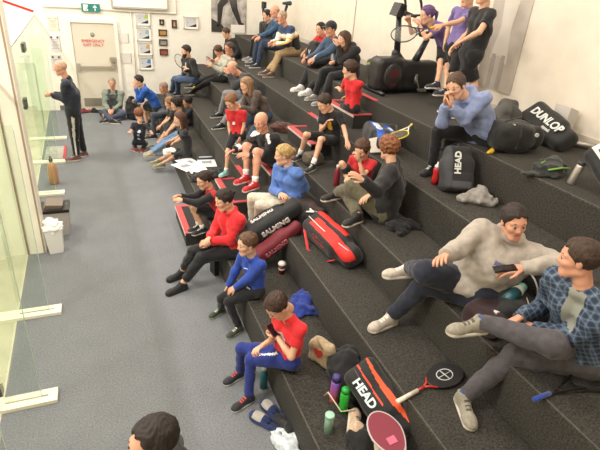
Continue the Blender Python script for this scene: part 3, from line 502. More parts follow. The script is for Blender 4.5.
 'plaid_man': [1.05, 1.1, 1.022, (2.726, 1.593, 1.250), (2.546, 1.593, 1.776), (2.488, 1.653, 1.963), (-0.667, 0.740, -0.087), (-0.942, -0.092, -0.323), (2.578, 1.401, 1.738), (2.543, 1.529, 1.469), (2.446, 1.755, 1.394), (-0.378, 0.878, -0.293), (2.734, 1.501, 1.250), (2.387, 1.765, 1.155), (2.086, 1.802, 0.849), (2.014, 1.605, 0.849), (2.544, 1.785, 1.726), (2.651, 1.868, 1.459), (2.399, 1.832, 1.420), (-0.978, -0.143, -0.153), (2.718, 1.685, 1.250), (2.354, 1.530, 1.456), (2.143, 1.901, 1.399), (1.936, 1.937, 1.399)],
 'foreground_head': [1, 1, 0.94, (0.164, 1.504, 0.930), (0.099, 1.437, 1.421), (0.043, 1.434, 1.594), (-0.931, -0.339, 0.139), (-0.988, -0.069, -0.139), (0.120, 1.270, 1.355), (0.180, 1.155, 1.101), (0.032, 1.145, 0.906), (-0.604, -0.043, -0.796), (0.171, 1.417, 0.930), (0.213, 1.521, 0.520), (0.224, 1.546, 0.111), (0.025, 1.529, 0.111), (0.090, 1.616, 1.399), (0.147, 1.757, 1.158), (-0.019, 1.728, 0.980), (-0.678, -0.119, -0.726), (0.156, 1.592, 0.930), (0.224, 1.582, 0.511), (0.208, 1.584, 0.101), (0.009, 1.566, 0.101)],
}
# ================================================================ the room
H = .38                                   # rise of one terrace step
EX = [0, 1.15, 1.75, 2.30, 2.86, 3.45, 4.86]   # front edge of each terrace step; 4.86 is the right wall
YE, YN = 13.3, -1.6                       # end wall, near end
def st(o, label=None): o['kind'] = 'structure'; return o
wallm = mat('#f1ede4', .6, 'brick', amt=.015, scale=6, bump=.3); wallr = mat('#e9dfd0', .6, 'wall', amt=.02, scale=5, bump=.1)
def wall(name, c, d, m): return st(MB().box(c, d).build(name, m))
floorm = mat('#74767a', .95, 'carpet', amt=.12, scale=70, bump=.5); terr = mat('#383530', .97, 'carpet', amt=.34, scale=80, bump=.6)
wall('floor', (1.3, 5.85, -.05), (5.0, 15.1, .1), floorm)
cf = mat('#cfc4a9', .4, 'wall', amt=.05, scale=4, bump=.0)
_p = [(-6.2, YN), (-.951, YN), (-1.046, 6.06), (-6.2, 6.06)]; _q = [(-6.2, 6.32), (-1.07, 6.32), (-1.2, YE), (-6.2, YE)]
for nm_, pl_ in (('floor_court', _p), ('floor_court', _q)):
    V_ = [(x, y, -.1) for x, y in pl_]+[(x, y, .004) for x, y in pl_]
    st(MB().add(V_, [(3, 2, 1, 0), (4, 5, 6, 7), (0, 1, 5, 4), (1, 2, 6, 5), (2, 3, 7, 6), (3, 0, 4, 7)], 0, False).build(nm_, cf))
wall('wall_end', (-.6, YE+.1, 2.9), (11.2, .2, 5.8), wallm)
wall('wall_right', (4.96, 5.85, 2.9), (.2, 15.1, 5.8), wallr)
wall('wall_near', (-.6, YN-.1, 2.9), (11.2, .2, 5.8), wallr)
wall('wall_left', (-6.1, 5.85, 2.9), (.2, 15.1, 5.8), mat('#f3efe2', .5, 'wall', amt=.02, scale=5, bump=.05))
wall('ceiling', (-.6, 5.85, 5.85), (11.2, 15.1, .1), mat('#dedad2', .9, 'wall', amt=.03, scale=3, bump=0))
for i in range(1, 6):
    x0, x1 = EX[i], 4.86
    top = x1 if i == 5 else EX[i+1]+.0
    o = MB().box(((x0+top)/2, (YE+YN)/2, i*H/2), (top-x0, YE-YN, i*H)).build('terrace_step', terr); st(o)
    b = o.modifiers.new('b', 'BEVEL'); b.width = .012; b.segments = 2
for i in range(1, 6):
    o = MB().box((EX[i]+.012, (YE+YN)/2, i*H+.0015), (.009, YE-YN-.02, .004)).build('trim_%d' % (20+i), mat('#514d45', .9, 'cloth')); st(o)
# court side: dividing wall, glass back walls with red top rail, glass fins on white floor plates
courtw = mat('#efeadb', .45, 'brick', amt=.02, scale=5, bump=.2)
o = MB().box((-3.42, 6.19, 2.4), (5.16, .26, 4.8)).build('wall_divider', courtw); st(o)
o = MB().box((-.86, 6.19, 1.6), (.02, .27, 3.2)).build('trim_1', mat('#a08a78', .6)); st(o)
o = MB().box((-1.04, 6.052, 1.6), (.02, .012, 3.2)).build('trim_2', mat('#8f7a68', .6)); st(o)
glassm = mat('#f8fcf8', .05, 'glass')
def gx(y): return -.95-.0126*(y+1.5) if y < 6.1 else -1.07-.01873*(y-6.34)
def pane(y0, y1, x0, x1, name, label, fit=(), z1=2.14):
    t = empty(name, (x0, y0, 0), label, 'glass wall')
    a = math.atan2(y1-y0, x1-x0); L = math.hypot(x1-x0, y1-y0); R = Matrix.Rotation(a, 3, 'Z')
    g = MB().box(((x0+x1)/2, (y0+y1)/2, z1/2+.025), (L, .012, z1-.03), 0, R).build('pane', glassm)
    r = MB().box(((x0+x1)/2, (y0+y1)/2, z1+.03), (L, .03, .03), 0, R).build('top_rail', mat('#c9c4b6', .5))
    rel(t, g, r)
    for (yy, zz, sx, sz) in fit:
        k_ = (yy-y0)/(y1-y0); f_ = MB().box((x0+(x1-x0)*k_, yy, zz), (.05, sx, sz)).build('patch_fitting', mat('#4a4a48', .4, metal=.4)); rel(t, f_)
    return t
pane(-1.5, 6.04, -.95, -1.045, 'glass_court_wall', 'clear glass back wall of the nearest squash court', [(3.53, .16, .07, .08)])
pane(6.34, 13.28, -1.07, -1.2, 'glass_court_wall', 'clear glass back wall of the far squash court behind the divider wall', [(9.95, 1.93, .30, .14), (8.75, 1.25, .16, .16)])
def fin(y, label, z1=2.0):
    t = empty('glass_fin', (gx(y), y, 0), label, 'glass fin', 'glass fins along the court wall')
    x0 = gx(y)+.02; xe = x0+.36
    pl = MB().box(((x0-.26+xe+.03)/2, y, .019), (xe-x0+.29, .15, .034)).build('floor_plate', mat('#ece7d2', .5))
    g = MB().prism([(x0, .037), (xe-.09, .037), (xe-.09, z1), (x0, z1)], y-.006, y+.006).build('pane', glassm)
    gr = MB().box(((x0+xe)/2-.02, y, .0375), (xe-x0-.04, .014, .003)).build('slot', mat('#8c8366', .5))
    e = MB().box((xe-.088, y, z1/2), (.004, .0125, z1-.08)).build('edge', mat('#b9cdbb', .2))
    rel(t, pl, g, gr, e)
for y, l in ((2.3, 'glass support fin nearest the camera on a white floor plate'), (3.5, 'glass support fin on the nearer fully visible white floor plate'), (4.75, 'glass support fin on a white floor plate just in front of the divider wall'),
             (7.95, 'glass support fin with white floor plate behind the bins'), (9.45, 'glass support fin with white floor plate by the standing man'), (10.9, 'glass support fin furthest down the corridor')):
    fin(y, l)
# court wall line (red out-of-court line) on the far side wall, seen through the glass
o = MB().box((-2.62, YE-.004, 2.71), (3.0, .008, .05), 0, Matrix.Rotation(.32, 3, 'Y')).build('trim_3', mat('#c2262c', .6)); st(o)
# door
d1 = MB().box((0, YE-.02, 1.02), (.93, .05, 2.04)).build('door_1', mat('#d9d1c1', .5)); st(d1)
fr = mat('#f0ebe0', .5)
f = MB().box((-.51, YE-.03, 1.05), (.08, .09, 2.12)).box((.51, YE-.03, 1.05), (.08, .09, 2.12)).box((0, YE-.03, 2.09), (.94, .085, .08)).build('trim_4', fr); st(f)
bar = MB().box((0, YE-.10, 1.05), (.78, .04, .05)).box((-.40, YE-.09, 1.05), (.07, .07, .16)).box((.38, YE-.09, 1.08), (.09, .08, .13)).box((.38, YE-.09, 1.24), (.14, .05, .1)).build('push_bar', mat('#b5ada0', .4, metal=.5))
rel(d1, bar) if False else None
bar.parent = d1
kick = MB().box((.02, YE-.05, .2), (.8, .012, .2)).build('kick_plate', mat('#a9a194', .35, metal=.6)); kick.parent = d1
def text(body, size, m, M, parent=None, name='lettering', ext=.002, align='CENTER', bold=0, sx=1.0):
    cu = bpy.data.curves.new('t', 'FONT'); cu.body = body; cu.size = size; cu.extrude = ext; cu.align_x = align; cu.align_y = 'CENTER'; cu.offset = bold; cu.resolution_u = 3
    o = bpy.data.objects.new('t', cu); COL.objects.link(o); dg = bpy.context.evaluated_depsgraph_get()
    me = bpy.data.meshes.new_from_object(o.evaluated_get(dg)); bpy.data.objects.remove(o); me.transform(Matrix.Scale(sx, 4, (1, 0, 0)))
    me.transform(M); me.materials.clear(); me.materials.append(m)
    q = bpy.data.objects.new(name, me); COL.objects.link(q)
    if parent is not None: rel(parent, q)
    return q
def MX(loc, x, y):     # matrix from origin, local x axis and local y axis
    x = Vector(x).normalized(); y = Vector(y); y = (y-x*y.dot(x)).normalized(); z = x.cross(y)
    M = Matrix((x, y, z)).transposed().to_4x4(); M.translation = Vector(loc); return M
redm = mat('#d6312b', .6); s_ = text('EMERGENCY\nEXIT ONLY', .09, redm, MX((-.02, YE-.052, 1.60), (1, 0, 0), (0, 0, 1)), name='lettering'); s_.parent = d1
s_ = MB().lathe([(.0, 0), (.05, 0), (.05, .004), (0, .004)], 14, 0, MX((-.02, YE-.046, 1.79), (1, 0, 0), (0, 0, 1)).to_3x3(), (-.02, YE-.046, 1.79)).build('round_emblem', mat('#8d8478', .6)); s_.parent = d1
# emergency exit sign
t = empty('exit_sign', (.01, YE-.03, 2.37), 'green running man exit sign with arrow above the door', 'sign')
a = MB().box((.01, YE-.035, 2.375), (.40, .06, .17)).build('sign_panel', mat('#2a7f78', .4)); wm = mat('#f4fbf6', .4)
m = MB(); y0 = YE-.0665
m.box((-.1, y0, 2.375), (.10, .004, .13)); m.box((.10, y0, 2.355), (.018, .004, .09)); m.prism([(.05, 2.38), (.15, 2.38), (.10, 2.435)], y0-.002, y0+.002); b = m.build('arrow_and_door', wm)
m = MB(); m.tube([(-.03, y0, 2.42), (-.03, y0-.001, 2.425)], .013, 8); m.tube([(-.04, y0, 2.40), (-.06, y0, 2.36), (-.03, y0, 2.33), (-.045, y0, 2.31)], .008, 6); m.tube([(-.06, y0, 2.36), (-.08, y0, 2.34), (-.10, y0, 2.32)], .008, 6); m.tube([(-.02, y0, 2.37), (-.04, y0, 2.395), (-.07, y0, 2.39)], .006, 6)
c = m.build('running_figure', mat('#1c5f59', .4)); rel(t, a, b, c)
# framed pictures
def frame_pic(x0, z0, x1, z1, label, draw, group=None, fc='#dcd8d0', bg='#f4f2ee', cat='picture', nm='framed_picture'):
    cx, cz = (x0+x1)/2, (z0+z1)/2; w_, h_ = x1-x0, z1-z0
    t = empty(nm, (cx, YE-.02, cz), label, cat, group); fm = mat(fc, .5)
    a = MB().box((cx, YE-.02, z1-.01), (w_, .035, .02)).box((cx, YE-.02, z0+.01), (w_, .035, .02)).box((x0+.01, YE-.02, cz), (.02, .035, h_)).box((x1-.01, YE-.02, cz), (.02, .035, h_)).build('frame', fm)
    b = MB().box((cx, YE-.012, cz), (w_-.03, .012, h_-.03)).build('mount', mat(bg, .5)); rel(t, a, b)
    for q_, (nm_, poly, c_) in enumerate(draw):
        o = MB().prism([(cx+px*w_/2, cz+pz*h_/2) for px, pz in poly], YE-.020-.0015*q_, YE-.018).build(nm_, mat(c_, .5)); under(t, b, o) if False else rel(t, o)
def land(c1): return [('print', [(-.72, -.7), (.72, -.7), (.72, .7), (-.72, .7)], '#c9cbd0'), ('print', [(.1, .1), (.3, .62), (.68, .62), (.68, -.05)], c1), ('print', [(-.35, -.65), (.3, -.35), (.7, -.15), (.7, -.65)], '#2b2d33'), ('print', [(-.55, .0), (-.45, .12), (-.4, -.02)], '#33343a')]
def raise_prints():
    pass
for i, (z, c_, l) in enumerate(((2.18, '#a9bd5a', 'white framed certificate with a green mountain patch, topmost of the column'), (1.83, '#8fb3bd', 'white framed certificate with a pale teal patch, second in the column'),
                            (1.49, '#c5a05a', 'white framed certificate with an amber patch, third in the column'), (1.14, '#4f87c4', 'white framed certificate with a bright blue patch, lowest of the column'))):
    frame_pic(.99, z-.155, 1.33, z+.155, l, land(c_), 'framed certificates in a column beside the door')
frame_pic(2.13, 1.99, 2.50, 2.28, 'white framed print with a dark slope hanging alone left of the player poster', land('#c8c4bb'))
for (x, z, w_, h_, l, f_, b_) in ((1.60, 2.12, .11, .13, 'small black framed picture above the plaques', '#2b1d18', '#6b4f45'), (1.90, 2.09, .12, .19, 'small dark red framed portrait right of the plaques', '#41201a', '#8b6a52')):
    frame_pic(x-w_/2, z-h_/2, x+w_/2, z+h_/2, l, [('print', [(-.3, -.5), (.3, -.5), (.2, .5), (-.2, .5)], '#c9b7a0')], None, f_, b_)
for z, c_, l in ((1.88, '#b58a4a', 'bronze coloured wall plaque, top of the three'), (1.65, '#9c948c', 'silver grey wall plaque, middle of the three'), (1.42, '#a2564c', 'reddish wall plaque, lowest of the three')):
    frame_pic(1.51, z-.075, 1.71, z+.075, l, [('print', [(-.6, -.55), (.6, -.55), (.6, .55), (-.6, .55)], c_)], 'wall plaques', '#4b3327', c_, 'plaque', 'wall_plaque')
# paper notices between court and door, and right of the door
def notice(x, z, w_, h_, label, c_='#efece4', dots=True, y=YE, dark='#4a4648'):
    t = empty('paper_notice', (x, y-.005, z), label, 'notice')
    a = MB().box((x, y-.006, z), (w_, .008, h_)).build('sheet', mat(c_, .7)); rel(t, a)
    if dots:
        m = MB(); m.box((x-w_*.3, y-.0125, z+h_*.36), (w_*.18, .004, h_*.12)); m.box((x+w_*.3, y-.0125, z+h_*.36), (w_*.18, .004, h_*.12)); b = m.build('logo_block', mat(dark, .7))
        m = MB()
        for k in range(7): m.box((x, y-.012, z+h_*(.22-.09*k)), (w_*(.7-.1*(k % 3)), .003, h_*.025))
        rel(t, b, m.build('text_lines', mat('#9a949a', .7)))
    sh = MB().box((x+w_/2-.004, y-.009, z), (.012, .012, h_)).build('edge_strip', mat('#a79f98', .7)); rel(t, sh)
notice(-.83, 2.0, .22, .30, 'cream paper notice, topmost of the three left of the door', '#f0ead2', True, dark='#b9b3a2')
notice(-.85, 1.57, .22, .36, 'printed notice with two dark logo blocks, middle of the three left of the door', '#e4dfe0')
notice(-.88, 1.13, .22, .36, 'printed notice behind the bald man\'s head, lowest of the three left of the door', '#d9d2d6')
notice(.68, 1.73, .22, .22, 'pale square notice on the wall right of the door, upper one', '#e3ded6', False)
notice(.70, 1.26, .24, .24, 'pale square notice on the wall right of the door, lower one', '#dcd6cf', False)
notice(3.53, 2.03, .38, .20, 'blank white sheet fixed at the bottom right of the player poster', '#ece8e2', False, y=YE-.012)
# projection screen / boxed conduit over the door
t = empty('whiteboard', (1.1, YE-.03, 2.9), 'large white board with a grey rail above the framed certificates', 'whiteboard')
a = MB().box((1.12, YE-.035, 2.83), (1.25, .03, .78)).build('board', mat('#f5f2ec', .5)); b = MB().box((1.12, YE-.045, 2.42), (1.3, .06, .04)).box((1.76, YE-.045, 2.83), (.04, .05, .82)).box((.48, YE-.045, 2.83), (.04, .05, .82)).build('rail', mat('#bdb6aa', .5, metal=.3)); rel(t, a, b)
o = MB().tube([(-1.0, YE-.03, 2.36), (-.2, YE-.03, 2.36)], .018).tube([(.2, YE-.03, 2.36), (.88, YE-.03, 2.33), (1.95, YE-.03, 2.33), (1.95, YE-.03, 3.2)], .018).tube([(.88, YE-.03, 2.33), (.9, YE-.03, .1)], .014).build('wall_conduit', mat('#d5cfc4', .5)); tag(o, 'thin pale conduit pipe running along the end wall above the door', 'pipe')
# end wall poster: black and white player
def poster_end():
    x0, x1, z0, z1 = 2.83, 3.75, 1.94, 3.35; t = empty('player_poster', (3.29, YE-.01, 2.6), 'black and white poster of a squash player in mid stride on the end wall', 'poster')
    a = MB().box(((x0+x1)/2, YE-.008, (z0+z1)/2), (x1-x0, .01, z1-z0)).build('sheet', mat('#aaa6a3', .5, 'plain2', amt=.25, scale=5, bump=0)); y = YE-.0155
    m = MB(); g = lambda pts: [(x0+px*(x1-x0), z0+pz*1.0) for px, pz in pts]
    m.prism(g([(0, 0), (.45, 0), (.3, .18), (.0, .32)]), y-.001, y+.002)
    b = m.build('dark_ground', mat('#3a3735', .6))
    m = MB(); m.prism(g([(.35, .75), (.72, .72), (.66, 1.4), (.4, 1.4)]), y-.003, y+.001); c = m.build('shorts_figure', mat('#8d8986', .6))
    m = MB()
    m.tube([(x0+.40*.92, y, z0+.8), (x0+.25*.92, y, z0+.62), (x0+.22*.92, y, z0+.22), (x0+.17*.92, y, z0+.14)], [.10, .075, .045, .03], 8)
    m.tube([(x0+.6*.92, y, z0+.8), (x0+.66*.92, y, z0+.55), (x0+.82*.92, y, z0+.22), (x0+.92*.92, y, z0+.2)], [.10, .075, .045, .03], 8)
    m.v = [(p[0], y-.003+(p[1]-y)*.03, p[2]) for p in m.v]
    d = m.build('legs_figure', mat('#2f2c2b', .6)); rel(t, a, b, c, d)
poster_end()
# right wall poster: very pale standing player
def poster_right():
    t = empty('player_poster', (4.85, 5.2, 2.8), 'faded grey poster of a standing player on the right wall', 'poster'); X = 4.8535
    a = MB().box((X, 5.19, 3.1), (.012, .66, 1.86)).build('sheet', mat('#bfb6ac', .5, 'plain2', amt=.05, scale=4, bump=0)); pl = [(5.36, 2.55), (5.28, 2.95), (5.33, 3.3), (5.2, 3.55), (5.05, 3.35), (5.1, 2.9), (5.04, 2.5), (5.2, 2.6)]
    n = len(pl); V = [(X-.007, y, z) for y, z in pl]+[(X-.010, y, z) for y, z in pl]
    b = MB().add(V, [tuple(range(n)), tuple(range(n, 2*n))[::-1]]+[(i, (i+1) % n, n+(i+1) % n, n+i) for i in range(n)], 0, False).build('figure', mat('#d6cfc4', .6))
    c = MB().box((X-.009, 5.29, 2.4), (.004, .07, .42)).box((X-.009, 5.12, 2.4), (.004, .07, .42)).build('figure_legs', mat('#aaa198', .6)); rel(t, a, b, c)
poster_right()
o = MB().box((4.853, 9.35, 3.1), (.014, .02, 2.4)).build('trim_5', mat('#b5aca0', .6)); st(o)
o = MB().box((4.852, 5.85, 1.95), (.016, 15.0, .1)).build('baseboard_right', mat('#cfc6b8', .6)); st(o)
o = MB().box((-.75, YE-.008, .06), (.4, .016, .12)).box((.86, YE-.008, .06), (.56, .016, .12)).build('baseboard_end', mat('#6d6964', .6)); st(o)
# aisle step boxes with red nosing, and red nosing on the terrace edges in the aisle
rn = mat('#b8474a', .7, 'plain2', amt=.1, scale=40, bump=.1); wn = mat('#c9b9b0', .7); bk = mat('#2f2d2a', .95, 'carpet', amt=.25, scale=80, bump=.5)
for i in range(5):
    z = i*H+.19; x1 = EX[i+1]; x0 = x1-.29
    lab = ['black carpeted aisle step with red edging on the corridor floor', 'carpeted aisle step with red edging behind the girl in red and black', 'carpeted aisle step with red edging under the bald coach', 'carpeted aisle step with red edging the boy in the black shirt sits on', 'uppermost carpeted aisle step with red edging under the boy in the red shirt'][i]
    t = empty('aisle_step_box', (x0, 6.25, i*H), lab, 'step', 'aisle step boxes')
    a = MB().box(((x0+x1)/2-.001, 6.25, i*H+.095), (x1-x0-.004, .9, .186)).build('box', bk)
    b = MB().box((x0+.035, 6.25, z-.0), (.08, .91, .012)).box((x0+.16, 5.83, z), (.25, .06, .0125)).box((x0+.16, 6.67, z), (.25, .06, .0125)).build('red_edging', rn)
    c = MB().box((x0-.004, 6.25, z-.015), (.01, .91, .03)).build('nosing', wn); rel(t, a, b, c)
k = 6
for i in range(2, 6):
    z = i*H; x0 = EX[i]
    o = MB().box((x0+.035, 6.25, z+.003), (.075, .9, .008)).build('trim_%d' % k, rn); st(o); k += 1
# ================================================================ loose things
def blob(name, label, cat, parts, col, base, h=.012, wob=.01, wf=30, seed=1, kind='cloth', col2=None, group=None, flat=True):
    """soft heap: parts = [(centre, radii)] in metres relative to base"""
    P0 = np.array([p for p, r in parts]); R0 = np.array([r for p, r in parts])
    F = Field((P0-R0).min(0)-.03, (P0+R0).max(0)+.03, h)
    for p, r in parts: F.add(F.ell(p, r), .03)
    F.wobble(wob, wf, seed); F.wobble(wob*.5, wf*2.1, seed+2)
    if flat: F.cut(-F.Z)
    P, Q = F.mesh(); o = MB().add(P, Q).build(name, mat(col, .9, kind, amt=.1, scale=25, col2=col2), loc=base); tag(o, label, cat, group); return o
def bottle(label, base, prof, cols, lidprof=None, lidcol='#222222', tilt=None, n=18, metal=0, group=None, kind='plain', extra=None, cat='bottle', nm='water_bottle'):
    t = empty(nm, base, label, cat, group); M = tilt or Matrix.Identity(3)
    a = MB().lathe(prof, n, 0, M, base).build('body', mat(cols[0], .35, kind, metal=metal, amt=.03, col2=cols[1] if len(cols) > 1 else None)); parts = [a]
    if lidprof: parts.append(MB().lathe(lidprof, n, 0, M, base).build('lid', mat(lidcol, .4)))
    if extra:
        for nm_, pr, c_ in extra: parts.append(MB().lathe(pr, n, 0, M, base).build(nm_, mat(c_, .5)))
    rel(t, *parts); return t
def racket(label, base, d, nrm, L=.68, frame_c='#26262a', grip_c='#e6ddc8', strings='#b9b9b5', throat_c=None, cover=None, logo=None, w=.105, gripl=.2):
    """base = butt of the handle, d = direction to the head, nrm = normal of the string bed"""
    d = Vector(d).normalized(); nrm = Vector(nrm); nrm = (nrm-d*nrm.dot(d)).normalized(); q = nrm.cross(d); b = Vector(base)
    t = empty('squash_racket', b, label, 'racket'); fm = mat(frame_c, .35)
    g = MB().tube([b, b+d*.01, b+d*gripl], [.017, .0165, .0145], 10).build('grip', mat(grip_c, .8, 'cloth', bump=.3))
    c = b+d*(L-.17); pts = []
    for k in range(28):
        u = 2*PI*k/28; x = math.cos(u); y = math.sin(u); ww = w*(1-.16*max(0, -x)); pts.append(c+d*(.165*x)+q*(ww*y))
    f = MB().tube(pts, .0075, 7, closed=True).build('frame', fm)
    th = MB().tube([b+d*gripl, b+d*(gripl+.07)], .0095, 8)
    for s_ in (-1, 1): th.tube([b+d*(gripl+.06), b+d*(gripl+.11)+q*.018*s_, c-d*.135+q*w*.52*s_], .008, 7)
    th = th.build('throat', mat(throat_c or frame_c, .35)); parts = [g, f, th]
    if cover:
        m = MB(); n = len(pts); V = [p+nrm*.006 for p in pts]+[p-nrm*.006 for p in pts]; m.add(V, [tuple(range(n)), tuple(range(n, 2*n))[::-1]], 0, False); parts.append(m.build('string_bed', mat(cover, .7)))
    else:
        m = MB()
        for k in range(-7, 8):
            y = w*.98*k/8; hh = .16*math.sqrt(max(0, 1-(y/w)**2)); m.tube([c-d*hh+q*y, c+d*hh+q*y], .0011, 4)
        for k in range(-9, 10):
            x = .16*k/10; hh = w*.97*math.sqrt(max(0, 1-(x/.165)**2)); m.tube([c+d*x-q*hh, c+d*x+q*hh], .0011, 4)
        parts.append(m.build('strings', mat(strings, .5)))
    if logo: parts += logo(c, d, q, nrm)
    rel(t, *parts); return t
def rot(rz=0, rx=0, ry=0): return Matrix.Rotation(rz, 3, 'Z') @ Matrix.Rotation(ry, 3, 'Y') @ Matrix.Rotation(rx, 3, 'X')
def kit_bag(label, c, R, L, Wd, T, col, name='kit_bag', taper=.75, paint=(), texts=(), straps=(), h=.011, strapc='#1a1a1c', wob=.004, cat='bag', pockets=(), zipc=None, group=None):
    """soft long bag: local x = length, y = width, z = thickness; R world rotation, c centre"""
    F = Field((-L/2-.03, -Wd/2-.03, -T/2-.04), (L/2+.03, Wd/2+.03, T/2+.05), h)
    k = .45
    F.add(F.rbox((-L*.12, 0, 0), (L*.38, Wd/2, T/2), min(T, Wd)*.32)); F.add(F.rbox((L*.2, 0, 0), (L*.3, Wd/2*taper, T/2*.85), min(T, Wd)*.3), .05)
    for pc, pd in pockets: F.add(F.rbox((pc[0]*L, pc[1]*Wd, pc[2]*T), (pd[0]*L/2, pd[1]*Wd/2, pd[2]*T/2), .02), .012)
    F.wobble(wob, 24, 3)
    P, Q = F.mesh(); cc = P[Q].mean(1); mi = np.zeros(len(Q), int); mats = [mat(col, .75, 'cloth', amt=.1)]
    for pc, fn in paint: mats.append(mat(pc, .7)); mi[fn(cc[:, 0]/L, cc[:, 1]/Wd, cc[:, 2]/T)] = len(mats)-1
    Rn = np.array(R); t = empty(name, c, label, cat, group)
    a = MB().add(P @ Rn.T+np.array(c), Q, mi).build('body', mats); parts = [a]; subs = []
    W_ = lambda p: Vector(c)+R @ Vector((p[0]*L, p[1]*Wd, p[2]*T))
    for body, size, col_, p, xd, yd in texts:
        subs.append(text(body, size, mat(col_, .6), MX(W_(p), R @ Vector(xd), R @ Vector(yd)), name='lettering', ext=.006, bold=.003))
    for s_ in straps: parts.append(MB().tube([W_(p) for p in s_], .016, 6, flat=.35).build('strap', mat(strapc, .8, 'cloth')))
    if zipc:
        subs.append(MB().tube([W_(p) for p in ((-.46, -.1, .5), (-.2, -.14, .53), (.15, -.12, .47), (.42, -.06, .42))], .005, 5).build('zip', mat(zipc, .5)))
    rel(t, *parts); under(t, a, *subs); return t
def loose_shoe(label, loc, rz, col, sole, lace='#d8d4cc', rx=0, group=None, s=1.0, cat='shoe', dark=None):
    P, Q, m0 = shoe_mesh(.007); P = P*s; P[:, 2] += .085*s
    o = MB().add(P, Q, m0).build('shoe', [mat(col, .7, 'cloth'), mat(sole, .6), mat(lace, .8)], loc=loc); o.rotation_euler = (rx, 0, rz); tag(o, label, cat, group); return o
Z1, Z2, Z3, Z4, Z5 = .38, .76, 1.14, 1.52, 1.90
# --- papers on the lowest step
pap = [((1.28, 7.98), .35, 'left sheet of the papers spread on the lowest step'), ((1.58, 7.92), -.1, 'right sheet of the papers spread on the lowest step, beside the dark folder'), ((1.36, 7.66), .1, 'nearest sheet of the papers, by the black jacket'), ((1.20, 7.78), .5, 'printed sheet with a dark block at the left edge of the papers')]
for i, ((x, y), a, l) in enumerate(pap):
    t = empty('paper_sheet', (x, y, Z1+.004*i), l, 'paper', 'papers spread on the lowest step', a)
    b = MB().box((0, 0, .002), (.30, .42, .002)).build('sheet', mat('#e9e8e6', .8), t)
    if i in (0, 1, 3):
        m = MB(); m.box((0, .02, .0035), (.17, .12, .0012)); [m.box((0, -.05-.02*k, .0035), (.16, .006, .0012)) for k in range(3)]; m.build('print', mat('#8f9096', .8), t)
t = empty('ring_folder', (1.62, 8.12, Z1+.012), 'dark ring folder at the far edge of the papers', 'folder', rz=-.05)
MB().box((0, 0, .01), (.34, .12, .02)).build('cover', mat('#2c3440', .6), t); MB().box((-.02, 0, .023), (.22, .05, .004)).build('sticker', mat('#b9bfc8', .6), t)
blob('jacket', 'black jacket lying on the lowest step in front of the papers', 'jacket', [((0, 0, .04), (.26, .14, .07)), ((.22, .12, .04), (.2, .12, .06)), ((-.2, -.08, .02), (.14, .08, .04))], '#17171b', (1.46, 7.22, Z1), seed=4)
# --- corridor side
t = empty('pedal_bin', (-.72, 6.62, 0), 'low grey bin with a dark liner and a brown lid behind the white bin', 'bin')
a = MB().prism([(-.14, 0), (.14, 0), (.16, .33), (-.16, .33)], 6.5, 6.82, 0, Matrix.Translation((-.72, 0, 0))).build('tub', mat('#b7b3b0', .5))
b = MB().box((-.72, 6.66, .35), (.35, .34, .04)).build('liner', mat('#1d1b1b', .4)); c = MB().prism([(-.14, .37), (.08, .37), (.10, .41), (-.10, .43)], 6.55, 6.8, 0, Matrix.Translation((-.72, 0, 0))).build('lid', mat('#7b6a60', .5)); rel(t, a, b, c)
t = empty('waste_bin', (-.72, 6.1, 0), 'white plastic bin filled with crumpled paper next to the divider wall', 'bin')
a = MB().lathe([(.10, 0), (.105, .01), (.135, .33), (.145, .335), (.145, .35), (.125, .35), (.12, .3), (.0, .3)], 4, 0, rot(PI/4+.05) @ Matrix.Diagonal((1.1, 1, 1)), (-.72, 6.08, 0)).build('tub', mat('#e7e5e2', .4))
for p in a.data.polygons: p.use_smooth = False
F = Field((-.15, -.15, .2), (.15, .15, .5), .011); F.add(F.ell((0, 0, .34), (.11, .11, .09))); F.add(F.ell((-.03, .02, .40), (.07, .07, .06)), .02); F.wobble(.012, 55, 2); P, Q = F.mesh()
b = MB().add(P+np.array((-.72, 6.08, 0)), Q).build('crumpled_paper', mat('#efedea', .9)); rel(t, a, b)
bottle('amber plastic bottle with a dark pump against the glass wall', (-.86, 8.42, 0), [(.0, 0), (.07, 0), (.075, .02), (.075, .28), (.05, .34), (.03, .36)], ['#b98a62'], [(.03, .38), (.03, .42), (.018, .43), (.018, .47), (0, .47)], '#2a2420', cat='bottle', nm='pump_bottle')
for i, (x, y, a) in enumerate(((-.42, 12.98, .4), (-.18, 13.0, -.2))):
    loose_shoe(('dark red trainer lying on the floor by the door', 'black trainer on the floor by the door, right of the red one')[i], (x, y, 0), a, ('#8a3438', '#1b1b20')[i], '#2b2626', cat='shoe')
blob('coat', 'black coat heaped on the floor beside the man in the bright blue jacket', 'coat', [((0, 0, .18), (.17, .16, .24)), ((.06, -.1, .1), (.16, .12, .14)), ((-.02, .06, .36), (.12, .1, .16))], '#141317', (.70, 12.35, 0), seed=2)
blob('towel', 'white towel over the knees of the child beside the papers', 'towel', [((0, 0, .02), (.11, .11, .022)), ((-.08, -.04, -.02), (.05, .09, .05))], '#d9d4cb', (1.02, 8.28, .50), seed=5, wob=.004, flat=False)
t = empty('red_mat', (-.72, 10.0, 0), 'pale mat with a red edge on the floor at the feet of the standing man', 'mat')
a = MB().box((-.93, 10.0, .006), (.32, .75, .012)).build('mat_body', mat('#a39f98', .9, 'cloth')); b = MB().box((-.75, 10.0, .008), (.05, .75, .016)).build('red_border', mat('#b8454c', .8)); rel(t, a, b)
